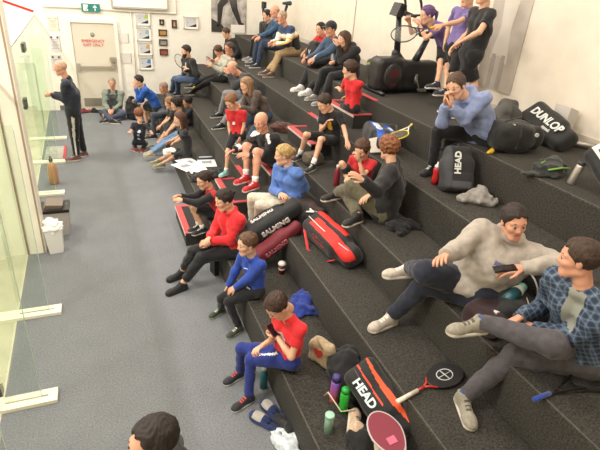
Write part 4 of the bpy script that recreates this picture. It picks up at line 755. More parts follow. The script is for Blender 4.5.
# --- far left things
bottle('yellow drinks bottle at the foot of the reclining man', (2.02, 11.4, Z2), [(0, 0), (.04, 0), (.04, .16), (.02, .2)], ['#c9b32c'], [(.02, .2), (.02, .235), (0, .235)], '#3a3a20')
t = bottle('small dark cup lying on the second step near the papers', (2.12, 9.7, Z2+.035), [(0, 0), (.03, 0), (.036, .1), (.03, .1), (.028, .02), (0, .02)], ['#4a2c34'], tilt=rot(.4, PI/2), cat='cup', nm='cup')
racket('racket standing against the jeans of the bearded man by the end wall', (1.98, 11.85, Z2+.28), (-.35, .25, .75), (-.5, -.8, .1), frame_c='#3a3d38', strings='#a6aba0', L=.6, grip_c='#dedccf')
blob('jacket', 'crumpled brown jacket on the third step behind the bald coach', 'jacket', [((0, 0, .05), (.2, .13, .08)), ((.14, -.1, .04), (.14, .12, .06))], '#4d2a24', (2.62, 7.1, Z3), seed=7)
kit_bag('black rucksack standing on the top row beside the boy in red', (3.78, 8.75, Z5+.2), rot(.3, 0, -PI/2+.15), .42, .3, .22, '#141416', name='rucksack', texts=[('V', .1, '#b9b9b9', (.0, .0, .54), (0, 1, 0), (1, 0, 0))], straps=[[(.4, .2, .5), (.1, .3, .7), (-.3, .25, .5)]])
kit_bag('green and black sports bag lying by the wall behind the exercise bike', (4.45, 7.55, Z5+.13), rot(1.3), .8, .3, .26, '#23251c', paint=[('#a8b43a', lambda x, y, z: (np.abs(z-.3+.5*x) < .07) | (np.abs(y+.3) < .05))], straps=[[(-.2, 0, .5), (0, .1, .8), (.2, 0, .5)]])
# --- exercise bike
def bike():
    t = empty('exercise_bike', (3.93, 6.2, Z5), 'black upright exercise bike on the top terrace by the right wall', 'exercise bike'); y = 6.22; dk = mat('#1b1b1d', .45); dk2 = mat('#26262a', .3); P = []
    F = Field((3.45, 5.9, 1.88), (4.75, 6.55, 2.6), .016)
    F.add(F.rbox((3.78, y, 2.16), (.22, .17, .24), .09)); F.add(F.rbox((4.25, y, 2.14), (.36, .13, .22), .08), .06); F.add(F.seg((4.0, y, 2.3), (3.9, y, 2.45), .09, .06), .04); F.wobble(.003, 9, 1)
    a, q = F.mesh(); P.append(MB().add(a, q).build('housing', dk))
    F = Field((3.5, 5.9, 1.95), (4.1, 6.2, 2.5), .012); F.add(F.ell((3.80, y-.165, 2.15), (.15, .05, .19))); F.cut(-F.plane((0, y-.165, 0), (0, -1, 0)))
    a, q = F.mesh(); P.append(MB().add(a, q).build('side_cover', mat('#2c2a2a', .3)))
    P.append(MB().box((3.80, y-.205, 2.2), (.13, .02, .11)).build('red_panel', mat('#4e1f22', .4))); P.append(MB().box((3.80, y-.2, 2.05), (.10, .02, .05)).build('red_panel', mat('#4e1f22', .4)))
    P.append(MB().tube([(3.62, y-.28, Z5+.03), (3.62, y+.28, Z5+.03)], .03, 10).build('front_foot', dk2)); P.append(MB().tube([(4.62, y-.25, Z5+.03), (4.62, y+.22, Z5+.03)], .03, 10).build('rear_foot', dk2))
    P.append(MB().tube([(4.55, y, 2.0), (4.62, y, Z5+.04)], .03, 8).tube([(3.66, y, 2.0), (3.62, y, Z5+.04)], .03, 8).build('base_bar', dk2))
    P.append(MB().tube([(3.93, y, 2.38), (3.86, y, 3.0)], [.05, .038], 10).build('mast', dk2))
    P.append(MB().prism([(3.76, 2.95), (3.86, 2.93), (3.91, 3.08), (3.82, 3.11)], y-.10, y+.10).build('console', dk))
    P.append(MB().box((3.86, y, 3.03), (.02, .2, .13), 0, rot(0, 0, .45)).build('screen', mat('#3d4247', .2)))
    for s_ in (-1, 1):
        P.append(MB().tube([(3.86, y, 2.97), (3.95, y+.16*s_, 2.96), (4.1, y+.2*s_, 2.98), (4.06, y+.2*s_, 3.12), (3.97, y+.19*s_, 3.3)], .018, 8).build('handlebar', dk2))
        P.append(MB().tube([(4.1, y+.2*s_, 2.98), (4.26, y+.17*s_, 2.93)], .022, 8).build('hand_grip', mat('#101012', .7)))
    P.append(MB().tube([(4.22, y, 2.28), (4.40, y, 2.66)], [.06, .04], 10).build('seat_post', dk2))
    F = Field((4.2, 5.95, 2.6), (4.65, 6.5, 2.82), .012); F.add(F.seg((4.27, y, 2.71), (4.47, y, 2.72), .03, .06)); F.add(F.ell((4.48, y, 2.72), (.09, .12, .045)), .03)
    a, q = F.mesh(); P.append(MB().add(a, q).build('saddle', mat('#131315', .6)))
    P.append(MB().tube([(4.2, y-.15, 2.12), (4.22, y-.17, 2.12)], .07, 14).tube([(4.2, y-.18, 2.12), (4.27, y-.18, 1.99)], .014, 6).box((4.28, y-.24, 1.98), (.1, .1, .03)).build('crank_and_pedal', mat('#8a8680', .35, metal=.6)))
    rel(t, *P); t.location = (4.03, 6.30, Z5)
bike()
def bike2():   # second machine behind the far top row
    t = empty('exercise_bike', (4.25, 12.4, Z5), 'second exercise bike behind the far top row, its saddle showing above the heads', 'exercise bike'); dk = mat('#1c1c1f', .45); y = 12.45; P = []
    F = Field((3.8, 12.2, 1.88), (4.7, 12.7, 2.45), .02); F.add(F.rbox((4.2, y, 2.12), (.34, .11, .19), .07)); a, q = F.mesh(); P.append(MB().add(a, q).build('housing', dk))
    P.append(MB().tube([(4.4, y, 2.2), (4.55, y, 2.7)], .035, 8).build('seat_post', dk))
    F = Field((4.35, 12.2, 2.62), (4.8, 12.7, 2.85), .014); F.add(F.seg((4.45, y, 2.74), (4.62, y, 2.75), .03, .055)); a, q = F.mesh(); P.append(MB().add(a, q).build('saddle', mat('#33435c', .5)))
    P.append(MB().tube([(4.0, y, 2.2), (3.93, y, 2.62)], .035, 8).build('mast', dk)); P.append(MB().box((3.95, y, 2.68), (.07, .18, .14)).build('console', dk))
    P.append(MB().box((4.2, y, 1.92), (.85, .25, .04)).build('base_bar', dk)); rel(t, *P)
bike2()
# --- around the aisle
bottle('dark red metal bottle with a white cap standing on the third step', (2.5, 4.82, Z3), [(0, 0), (.034, 0), (.036, .01), (.036, .17), (.02, .215), (.016, .22)], ['#7a1c2c'], [(.018, .22), (.018, .255), (0, .26)], '#d9cfc8')
kit_bag('small brown cloth bag tucked beside the red edged step box under the boy in black', (2.52, 5.58, Z3+.08), rot(.1), .26, .2, .16, '#5d5244', wob=.006)
t = empty('toy_ball_pump', (2.86, 6.05, Z4), 'light blue flask lying on the step edge behind the boy in the black T-shirt', 'flask')
a = MB().lathe([(0, 0), (.045, 0), (.05, .02), (.05, .14), (.03, .18)], 14, 0, rot(.3, 0, PI/2), (2.80, 6.12, Z4+.05)).build('body', mat('#5aa7d6', .4)); b = MB().lathe([(.03, .18), (.03, .22), (0, .22)], 14, 0, rot(.3, 0, PI/2), (2.80, 6.12, Z4+.05)).build('lid', mat('#d6d3cc', .5)); rel(t, a, b)
t.name = 'flask'
R_ = rot(-.65, 0, .12)
kit_bag('blue and black racket bag with white lettering on the fourth step', (3.14, 5.0, Z4+.13), rot(-1.83, -.15), .64, .36, .22, '#15171c', h=.008, paint=[('#1d4fa8', lambda x, y, z: (z > .1) & (((np.abs(y+.22) < .13)) | (np.abs(y-.2) < .09)))], texts=[('HEAD', .10, '#d9dde6', (-.03, -.22, .54), (1, 0, 0), (0, 1, 0)), ('HEAD', .05, '#c9d2e6', (.05, .2, .54), (1, 0, 0), (0, 1, 0))], straps=[[(-.4, .1, .5), (-.1, .45, .75), (.3, .3, .5)]])
racket('yellow racket with a yellow grip lying across the blue racket bag', (3.55, 4.93, Z4+.33), (-.80, -.58, -.12), (0, .2, 1), frame_c='#d7c23a', grip_c='#e6c52a', strings='#8d8a78', throat_c='#e9e4d6', gripl=.16)
t = empty('card_flag', (2.93, 4.85, Z4), 'white triangular card poking out between the small boy and the auburn haired person', 'card')
a = MB().prism([(-.12, 0), (.14, .02), (.02, .2), (-.14, .16)], -.006, .006, 0, Matrix.Translation((2.98, 4.72, Z4+.03)) @ rot(-.3, -.35).to_4x4()).build('sheet', mat('#e6e0d6', .7)); rel(t, a)
blob('jacket', 'black jacket trailing on the floor of the step behind the auburn haired person', 'jacket', [((0, 0, .03), (.15, .1, .05)), ((.15, -.07, .02), (.13, .05, .03)), ((-.08, -.1, .02), (.08, .1, .03))], '#121215', (2.68, 3.66, Z3), seed=8)
# --- bags beside the red jacket woman
Rb = rot(.75, 0, -.28)
kit_bag('long black racket bag with white lettering leaning on the step behind the woman in red', (1.62, 4.66, .83), rot(0, .15, -.50), .84, .26, .2, '#17171a', texts=[('SALMING', .085, '#d6d2ce', (.04, -.54, .0), (1, 0, 0), (0, 0, 1)), ('SALMING', .07, '#c9c5c1', (-.04, .1, .54), (1, 0, 0), (0, 1, 0))], straps=[[(-.3, .2, .45), (0, .25, .65), (.3, .2, .42)]])
kit_bag('dark red and black racket bag lying under the long black one', (1.62, 4.45, .66), rot(0, .1, -.62), .74, .17, .17, '#171416', paint=[('#6d1e2a', lambda x, y, z: (y < -.05) | (z > .2))], texts=[('SALMING', .07, '#b56a70', (.0, -.54, .0), (1, 0, 0), (0, 0, 1))])
t = bottle('maroon paper coffee cup with a white lid on the lowest step', (1.66, 4.27, Z1), [(0, 0), (.03, 0), (.042, .12), (.042, .12)], ['#5e1a24'], [(.045, .12), (.045, .13), (.036, .14), (.036, .145), (0, .145)], '#e9e4dc', cat='cup', nm='coffee_cup', extra=[('white_band', [(.0352, .05), (.0382, .075)], '#cfc8c0')])
blob('sweatshirt', 'crumpled royal blue sweatshirt on the lowest step behind the boy in the red T-shirt', 'sweatshirt', [((0, 0, .03), (.15, .14, .06)), ((.06, .08, .05), (.1, .1, .06)), ((-.14, -.02, .02), (.09, .06, .035)), ((.05, -.08, .03), (.08, .09, .05))], '#1e3484', (1.64, 3.62, Z1), seed=3, wob=.012)
t = empty('phone_case', (1.09, 5.02, 0), 'black case standing on the floor under the legs of the woman in red', 'case'); a = MB().box((1.08, 5.05, .16), (.06, .14, .32), 0, rot(.2)).build('shell', mat('#1d1a1a', .5)); b = MB().box((1.052, 5.045, .27), (.012, .12, .03), 0, rot(.2)).build('clasp', mat('#7a5c50', .5)); rel(t, a, b)
# --- red bag and its neighbour on the second step
Rr = rot(-1.42, .42, .05)
kit_bag('bright red and black racket bag with its strap loose on the second step', (2.10, 3.98, Z2+.14), Rr, .84, .30, .24, '#1a1719', taper=.72, h=.007, paint=[('#d92a24', lambda x, y, z: ((z > .12) & (np.abs(y+.12+x*.12) < .2) & (x > -.35)) | ((z > .0) & (y > .22) & (x < .2))), ('#1c1517', lambda x, y, z: (z > .1) & (np.abs(y-.12+x*.2) < .035))],
        texts=[('HEAD', .085, '#c22c2c', (-.05, -.47, .22), (1, 0, 0), (0, .3, 1))], straps=[[(-.38, -.5, .2), (-.15, -.85, -.2), (.15, -.7, -.35), (.3, -.5, 0)]], strapc='#c92b2b', zipc='#e3dcd6')
kit_bag('black and brown sports bag with white piping and a white triangle emblem', (2.08, 4.72, Z2+.12), rot(-1.05, .25), .52, .32, .22, '#1b1818', paint=[('#3a2a27', lambda x, y, z: (z > .2) & (y > .02))], zipc='#ddd6cf', straps=[[(-.45, .2, .4), (-.1, .42, .85), (.35, .35, .45)]], texts=[('A', .11, '#e6e2de', (.28, -.2, .5), (0, -1, 0), (1, 0, 0))])
# --- lowest step, near group
t = empty('tote_bag', (1.55, 2.84, Z1), 'beige cotton tote bag with a red heart print on the lowest step', 'bag'); F = Field((-.12, -.16, 0), (.12, .16, .26), .011); F.add(F.rbox((0, 0, .11), (.055, .12, .12), .04)); F.wobble(.008, 30, 2); F.cut(-F.Z); P, Q = F.mesh(); Rt = np.array(rot(.45, -.1))
a = MB().add(P @ Rt.T+np.array((1.53, 2.84, Z1)), Q).build('body', mat('#b7a284', .85, 'cloth', amt=.1)); M_ = MX(Vector((1.53, 2.84, Z1))+Vector(Rt @ np.array((-.064, -.01, .13))), Rt @ np.array((0, -1, 0)), Rt @ np.array((0, 0, 1)))
b = text('\u2665', .09, mat('#c9443c', .7), M_, name='heart_print'); c = MB().tube([(1.50, 2.9, Z1+.2), (1.46, 2.86, Z1+.27), (1.49, 2.78, Z1+.2)], .008, 6).build('handle', mat('#a99474', .8)); rel(t, a, b, c)
blob('jacket', 'black puffer jacket heaped against the tote bag on the lowest step', 'jacket', [((0, 0, .1), (.16, .17, .12)), ((-.02, -.16, .06), (.14, .14, .09)), ((.04, .05, .17), (.1, .12, .08))], '#0f0f12', (1.64, 2.62, Z1), seed=6, wob=.01)
bottle('purple to coral insulated bottle with a dark lid beside the green bottle', (1.45, 2.43, Z1), [(0, 0), (.038, 0), (.04, .01), (.04, .19), (.034, .205)], ['#c9564a', '#7c55b4'], [(.036, .205), (.036, .25), (.02, .26), (0, .26)], '#3a2f66', kind='grad')
bottle('bright green plastic bottle next to the black racket bag', (1.47, 2.31, Z1), [(0, 0), (.036, 0), (.037, .06), (.034, .09), (.037, .12), (.037, .18), (.03, .2)], ['#2fae3a'], [(.034, .2), (.034, .225), (.02, .24), (0, .24)], '#219a35')
bottle('mint green tumbler standing near the step edge', (1.28, 2.17, Z1), [(0, 0), (.03, 0), (.033, .15), (.033, .155)], ['#a9d2bd'], [(.035, .155), (.035, .175), (.03, .178), (0, .178)], '#9fcab4', nm='tumbler', cat='tumbler')
o = MB().tube([(1.38, 2.47, Z1+.02), (1.36, 2.38, Z1+.16), (1.43, 2.27, Z1+.05), (1.5, 2.2, Z1+.12)], .006, 6).build('shoulder_cord', mat('#c9b9a0', .7)); tag(o, 'thin cream cord looping past the purple and green bottles', 'cord')
Rh = rot(-.95, .55, .0)
kit_bag('black racket bag with orange panels leaning on the step, pale lettering', (1.67, 2.14, .60), rot(-1.33, .62, .34), .60, .28, .19, '#171719', taper=.9, h=.007, paint=[('#e2532a', lambda x, y, z: (z > .2) & (np.abs(y-.26-.35*x*x) < .09-.12*np.abs(x-.05)) ), ('#d84a2c', lambda x, y, z: (z > .2) & (np.abs(y+.02+.1*x) < .022) & (x < .1))],
        texts=[('HEAD', .088, '#cfe0e2', (-.14, -.24, .54), (1, 0, 0), (0, 1, 0))], zipc='#4a4a4e')
loose_shoe('beige shoe tipped over beside the mint tumbler', (1.42, 2.08, Z1+.03), 1.0, '#c6ab92', '#d9cdbb', '#1a1616', rx=.5)
blob('sports_top', 'black and beige clothing piled in front of the black racket bag', 'clothing', [((0, 0, .05), (.1, .14, .09)), ((.06, -.1, .05), (.07, .07, .06))], '#131214', (1.46, 1.98, Z1), seed=9)
loose_shoe('beige shoe lying on its side by the pink racket', (1.56, 1.99, Z1+.08), -1.9, '#bfa58c', '#cbbba6', '#1a1616', rx=-.6)
racket('racket with a dark pink translucent head cover at the bottom edge', (1.58, 1.36, Z1+.20), (-.08, .95, .12), (-.1, -.45, 1), frame_c='#b9aeb0', grip_c='#1b1b1e', cover='#7d2c3c', L=.66, w=.11, logo=lambda c, d, q, n: [MB().box(c-d*.06+n*.009, (.06, .05, .004), 0, Matrix((q, d, n)).transposed()).build('pink_patch', mat('#e0607f', .6))])
# slippers, cloth and boot on the corridor floor
for i, (x, y, a, l) in enumerate(((.99, 2.68, 2.25, 'navy slipper with a grey patch, left one of the pair'), (1.08, 2.76, 1.95, 'navy slipper with a grey patch, right one of the pair against the step'))):
    t = empty('slipper', (x, y, 0), l, 'slipper', 'pair of navy slippers on the floor', a)
    F = Field((-.13, -.06, 0), (.17, .06, .09), .007); F.add(F.seg((-.08, 0, .012), (.11, 0, .012), .038, .044)); F.cut(F.Z-.026); F.cut(-F.Z+.001); P, Q = F.mesh(); MB().add(P, Q).build('sole', mat('#2a3350', .8), t)
    F = Field((-.14, -.07, 0), (.18, .07, .1), .007); F.add(np.abs(F.ell((.07, 0, .02), (.095, .05, .055)))-.005); F.cut(-F.Z+.004); F.add(np.maximum(np.abs(F.seg((-.08, 0, .02), (.1, 0, .02), .045, .048))-.005, np.maximum(F.Z-.05, -F.Z+.005)), .004); F.cut(F.Z-.075); P, Q = F.mesh(); c_ = P[Q].mean(1)
    mi = np.where((c_[:, 0] > .03) & (c_[:, 0] < .12) & (c_[:, 2] > .045), 1, 0); MB().add(P, Q, mi).build('upper', [mat('#23305e', .9, 'cloth'), mat('#a9a39c', .8)], t)
blob('cloth', 'white and pale blue cloth dropped in front of the slippers', 'cloth', [((0, 0, .03), (.07, .12, .06)), ((-.05, .12, .03), (.05, .08, .045)), ((.06, .04, .03), (.06, .09, .05)), ((.0, -.12, .03), (.08, .1, .06))], '#c6d3dd', (1.07, 2.40, 0), seed=11, wob=.012, col2='#eef2f4')
loose_shoe('black boot on the corridor floor behind the white cloth', (1.13, 2.52, 0), 1.8, '#17171b', '#26262a', '#4a4540')
bottle('teal bottle standing on the floor under the legs of the boy in the red T-shirt', (1.09, 3.08, 0), [(0, 0), (.035, 0), (.036, .16), (.02, .2)], ['#2d6f78'], [(.02, .2), (.02, .23), (0, .23)], '#cfd6d4')
# --- between the two men
racket('racket with a red and grey frame and a cream grip on the second step', (1.66, 1.95, Z2+.022), (.63, .15, 0), (0, 0, 1), L=.655, frame_c='#2c2a2b', throat_c='#c23a30', strings='#3b3a3a', cover='#1f1e20',
       logo=lambda c, d, q, n: [MB().tube([c+d*.07*math.cos(u)+q*.05*math.sin(u)+n*.009 for u in np.linspace(0, 2*PI, 15)[:-1]], .004, 5, closed=True).tube([c-q*.05+n*.009, c+q*.05+n*.009], .004, 5).tube([c-d*.07+q*.0+n*.009, c+d*.07+n*.009], .003, 5).build('emblem', mat('#c9c9c9', .5))])
racket('racket with a royal blue grip at the lower right on the third step', (2.22, 1.42, Z3+.02), (.6, .03, .02), (0, 0, 1), L=.68, frame_c='#1b1b1d', grip_c='#1f3f9a', strings='#4a4a4a', gripl=.13)
kit_bag('maroon and black sports bag between the two seated men', (2.47, 2.1, Z3+.09), rot(.2), .36, .3, .18, '#2a0f16', texts=[('A', .04, '#e4dcdc', (-.2, -.2, .52), (1, 0, 0), (0, 1, 0))])
kit_bag('open black racket bag behind the teal bottle, beside the plaid shirt', (2.68, 2.12, Z3+.12), rot(.9, .2), .5, .3, .22, '#141416', zipc='#b7a98a')
blob('purple_cloth', 'patterned purple cloth hanging from the bag by the reclining man', 'cloth', [((0, 0, .0), (.035, .05, .09)), ((-.03, -.03, -.09), (.045, .05, .07)), ((-.06, -.06, -.15), (.06, .05, .04))], '#5f5a96', (2.60, 2.24, Z3+.2), seed=12, wob=.006, col2='#a9a2cf', flat=False, kind='plain2')
bottle('teal bottle with a white band and pale mint cap lying on the black bag', (2.54, 2.08, Z3+.22), [(0, 0), (.045, 0), (.045, .13), (.043, .14)], ['#1f4f58'], [(.034, .19), (.034, .24), (.02, .25), (0, .25)], '#8fd0c4', tilt=rot(.35, 0, PI/2-.1), extra=[('white_band', [(.044, .138), (.043, .17), (.034, .192)], '#e4e4de')])
racket('white throated racket sticking up between the two seated men', (2.72, 2.32, Z3+.62), (.06, -.22, -.55), (-.6, -.6, .3), frame_c='#e6e2da', throat_c='#ebe7df', grip_c='#8a8680', strings='#3f3f40', L=.6)


# --- fourth step and top terrace on the right
kit_bag('black and grey rucksack with white lettering standing on the fourth step', (3.22, 3.66, Z4+.20), rot(1.2, .1, -1.05), .46, .32, .22, '#1c1c1e', name='rucksack', taper=.85, paint=[('#4a4a4d', lambda x, y, z: (x < -.28)), ('#3a3a3d', lambda x, y, z: (np.abs(y+.1) > .38))], texts=[('HEAD', .085, '#dcdcda', (.10, .12, .53), (1, 0, 0), (0, 1, 0))], straps=[[(.42, .1, .3), (.55, 0, .1), (.42, -.1, .3)]], pockets=[((-.28, 0, .38), (.34, .75, .3))])
bottle('bright red sports bottle with a white cap at the feet of the girl in lavender', (3.10, 3.80, Z4), [(0, 0), (.036, 0), (.037, .07), (.033, .1), (.037, .13), (.037, .16), (.03, .18)], ['#c22a2c'], [(.032, .18), (.03, .2), (.014, .21), (.012, .235), (0, .235)], '#e9e4e0')
blob('grey_jumper', 'crumpled light grey jumper beside the rucksack on the fourth step', 'jumper', [((0, 0, .05), (.11, .11, .09)), ((-.13, .03, .03), (.08, .07, .05)), ((.03, -.08, .04), (.1, .07, .06))], '#8a8580', (3.26, 3.32, Z4), seed=13, wob=.012)
F = MB(); pts = [(3.40+.17*math.sin(u), 3.60-.13*math.cos(u)+.06, Z5+.026) for u in np.linspace(.2, 1.35, 8)]; F.tube(pts, [.008, .018, .023, .025, .025, .022, .016, .008], 7)
o = F.build('banana', mat('#e0b92a', .5)); tag(o, 'ripe yellow banana on the edge of the top terrace', 'banana')
racket('racket with a pale wooden coloured grip leaning beside the girl in lavender', (3.84, 3.90, Z5+.16), (-.62, .3, -.38), (.3, .2, 1), frame_c='#1d2740', grip_c='#d6c07c', L=.66)
kit_bag('black duffel bag with small white badges beside the banana', (3.82, 3.62, Z5+.15), rot(-.25), .52, .34, .28, '#161617', wob=.008, texts=[('o', .07, '#c9c9c9', (.22, -.52, .25), (1, 0, 0), (0, 0, 1)), ('v', .06, '#c9c9c9', (-.2, -.3, .5), (1, 0, 0), (0, 1, 0))], straps=[[(-.3, .0, .5), (-.05, -.2, .75), (.25, 0, .5)], [(-.12, -.5, -.3), (-.1, -.55, .2), (-.08, -.3, .5)]])
kit_bag('dark bag behind the girl in lavender with a blue lining showing', (3.82, 4.12, Z5+.12), rot(.4), .46, .34, .24, '#17181b', wob=.01, paint=[('#1c3566', lambda x, y, z: (z > .25) & (np.abs(x) < .18) & (np.abs(y) < .3))])
kit_bag('large black racket bag with white lettering leaning against the right wall', (4.44, 3.80, Z5+.16), rot(-1.73, .7, .2), .74, .34, .2, '#161617', texts=[('DUNLOP', .125, '#dcdcda', (.0, .05, .53), (1, 0, 0), (0, 1, 0)), ('squash', .045, '#b9b9b7', (.14, -.18, .52), (1, 0, 0), (0, 1, 0))])
kit_bag('grey and black rucksack slumped between the duffel and the wall', (4.15, 4.12, Z5+.19), rot(.9, .2, -.9), .42, .3, .24, '#343231', name='rucksack', wob=.01, paint=[('#4d4a47', lambda x, y, z: (z > .2) & (y > 0))])
blob('orange_shirt', 'small orange and blue shirt showing at the end of the big racket bag', 'shirt', [((0, 0, .04), (.06, .05, .05)), ((-.06, .05, .06), (.05, .05, .05))], '#d98a2a', (4.58, 3.62, Z5), seed=3, col2='#28406e', kind='plain2')
bottle('brushed steel flask lying on the top terrace against the wall', (4.66, 3.62, Z5+.04), [(0, 0), (.035, 0), (.037, .01), (.037, .2), (.028, .22)], ['#a7a19a'], [(.03, .22), (.03, .26), (0, .26)], '#8a857e', tilt=rot(-.9, 0, PI/2), metal=.7)
t = empty('paper_bag', (4.66, 3.95, Z5), 'light grey paper bag standing between the big racket bag and the wall', 'bag'); a = MB().prism([(-.07, 0), (.07, 0), (.08, .34), (-.05, .38)], -.1, .1, 0, Matrix.Translation((4.70, 3.86, Z5))).build('body', mat('#c9c3bc', .8)); rel(t, a)
blob('jacket', 'black jacket with lime green trim on the top terrace beside the steel thermos', 'jacket', [((0, 0, .04), (.17, .12, .07)), ((.1, .06, .06), (.12, .09, .07)), ((-.15, .0, .02), (.1, .05, .03))], '#2b2e2c', (3.66, 2.98, Z5), seed=14)
o = MB().tube([(3.55, 2.90, Z5+.075), (3.66, 2.86, Z5+.1), (3.78, 2.88, Z5+.08)], .008, 5).tube([(3.50, 3.0, Z5+.07), (3.62, 3.02, Z5+.11)], .006, 5).build('drawcord', mat('#7fae4a', .7)); tag(o, 'lime green drawcord lying across the black jacket', 'cord')
bottle('brushed steel thermos standing by the black and white bag', (3.66, 2.74, Z5), [(0, 0), (.032, 0), (.034, .01), (.034, .16), (.03, .18)], ['#b3ada6'], [(.031, .18), (.031, .2), (0, .202)], '#2a2726', metal=.7, nm='thermos', cat='thermos', tilt=rot(0, .12, .14))
kit_bag('black racket bag with a broad white panel of black lettering at the right edge', (3.80, 2.38, Z5+.18), rot(-1.75, .8, .45), .74, .36, .22, '#17171a', paint=[('#dedbd4', lambda x, y, z: (z > .15) & (np.abs(y+.02) < .24))], texts=[('HEAD', .19, '#1a1a1c', (-.05, -.02, .56), (1, 0, 0), (0, 1, 0))])

t = empty('paper_bag', (2.66, 1.12, Z3), 'cream paper bag standing at the bottom right corner of the seating', 'bag'); a = MB().prism([(-.08, 0), (.08, 0), (.09, .24), (-.06, .27)], -.12, .12, 0, Matrix.Translation((2.72, 1.10, Z3)) @ rot(.4).to_4x4()).build('body', mat('#e3cdb0', .8)); b = MB().tube([(2.68, 1.05, Z3+.26), (2.66, 1.06, Z3+.33), (2.68, 1.15, Z3+.33), (2.71, 1.17, Z3+.26)], .006, 6).build('handle', mat('#c9ae8a', .8)); rel(t, a, b)
# ================================================================ the people
def stripe_side(c, J, s, up, Fw, Lf, mid, chest, dseg):   # stripe down the outer trouser leg
    out = np.zeros(len(c), bool)
    for q, sd in (('L', 1), ('R', -1)):
        for a, b in ((J['hip'+q], J['kn'+q]), (J['kn'+q], J['an'+q])):
            ab = b-a; t = np.clip(((c-a) @ ab)/(ab@ab), 0, 1); r = c-(a+t[:, None]*ab); n = np.linalg.norm(r, axis=1)
            side = np.cross(nz(ab), Fw); side = nz(side)*(1 if side@Lf > 0 else -1)*sd
            out |= (dseg(a, b) < .12*s) & ((r @ side) > .972*n)
    return out
def chest_print(rad, dz=0., dx=0., back=False, rz=None):
    def f(c, J, s, up, Fw, Lf, mid, chest, dseg):
        n = -Fw if back else Fw; p = chest+up*dz*s+Lf*dx*s
        r = c-p; return (r @ n > .02*s) & (np.abs(r @ Lf) < rad*s) & (np.abs(r @ up) < (rz or rad)*s)
    return f
def band(dz, th):
    return lambda c, J, s, up, Fw, Lf, mid, chest, dseg: np.abs((c-chest) @ up-dz*s) < th*s
def arm_band(q, part, t0, t1):
    def f(c, J, s, up, Fw, Lf, mid, chest, dseg):
        a, b = (J['el'+q], J['wr'+q]) if part == 'f' else (J['sh'+q], J['el'+q]); ab = b-a; t = ((c-a) @ ab)/(ab@ab)
        return (dseg(a, b) < .075*s) & (t > t0) & (t < t1)
    return f
def shoulder_stripe(q):
    def f(c, J, s, up, Fw, Lf, mid, chest, dseg):
        return dseg(J['neck']*.5+J['sh'+q]*.5+up*.06*s+Fw*.03*s, J['el'+q]*.25+J['sh'+q]*.75+up*.07*s+Fw*.04*s) < .035*s
    return f
K = '#17161a'
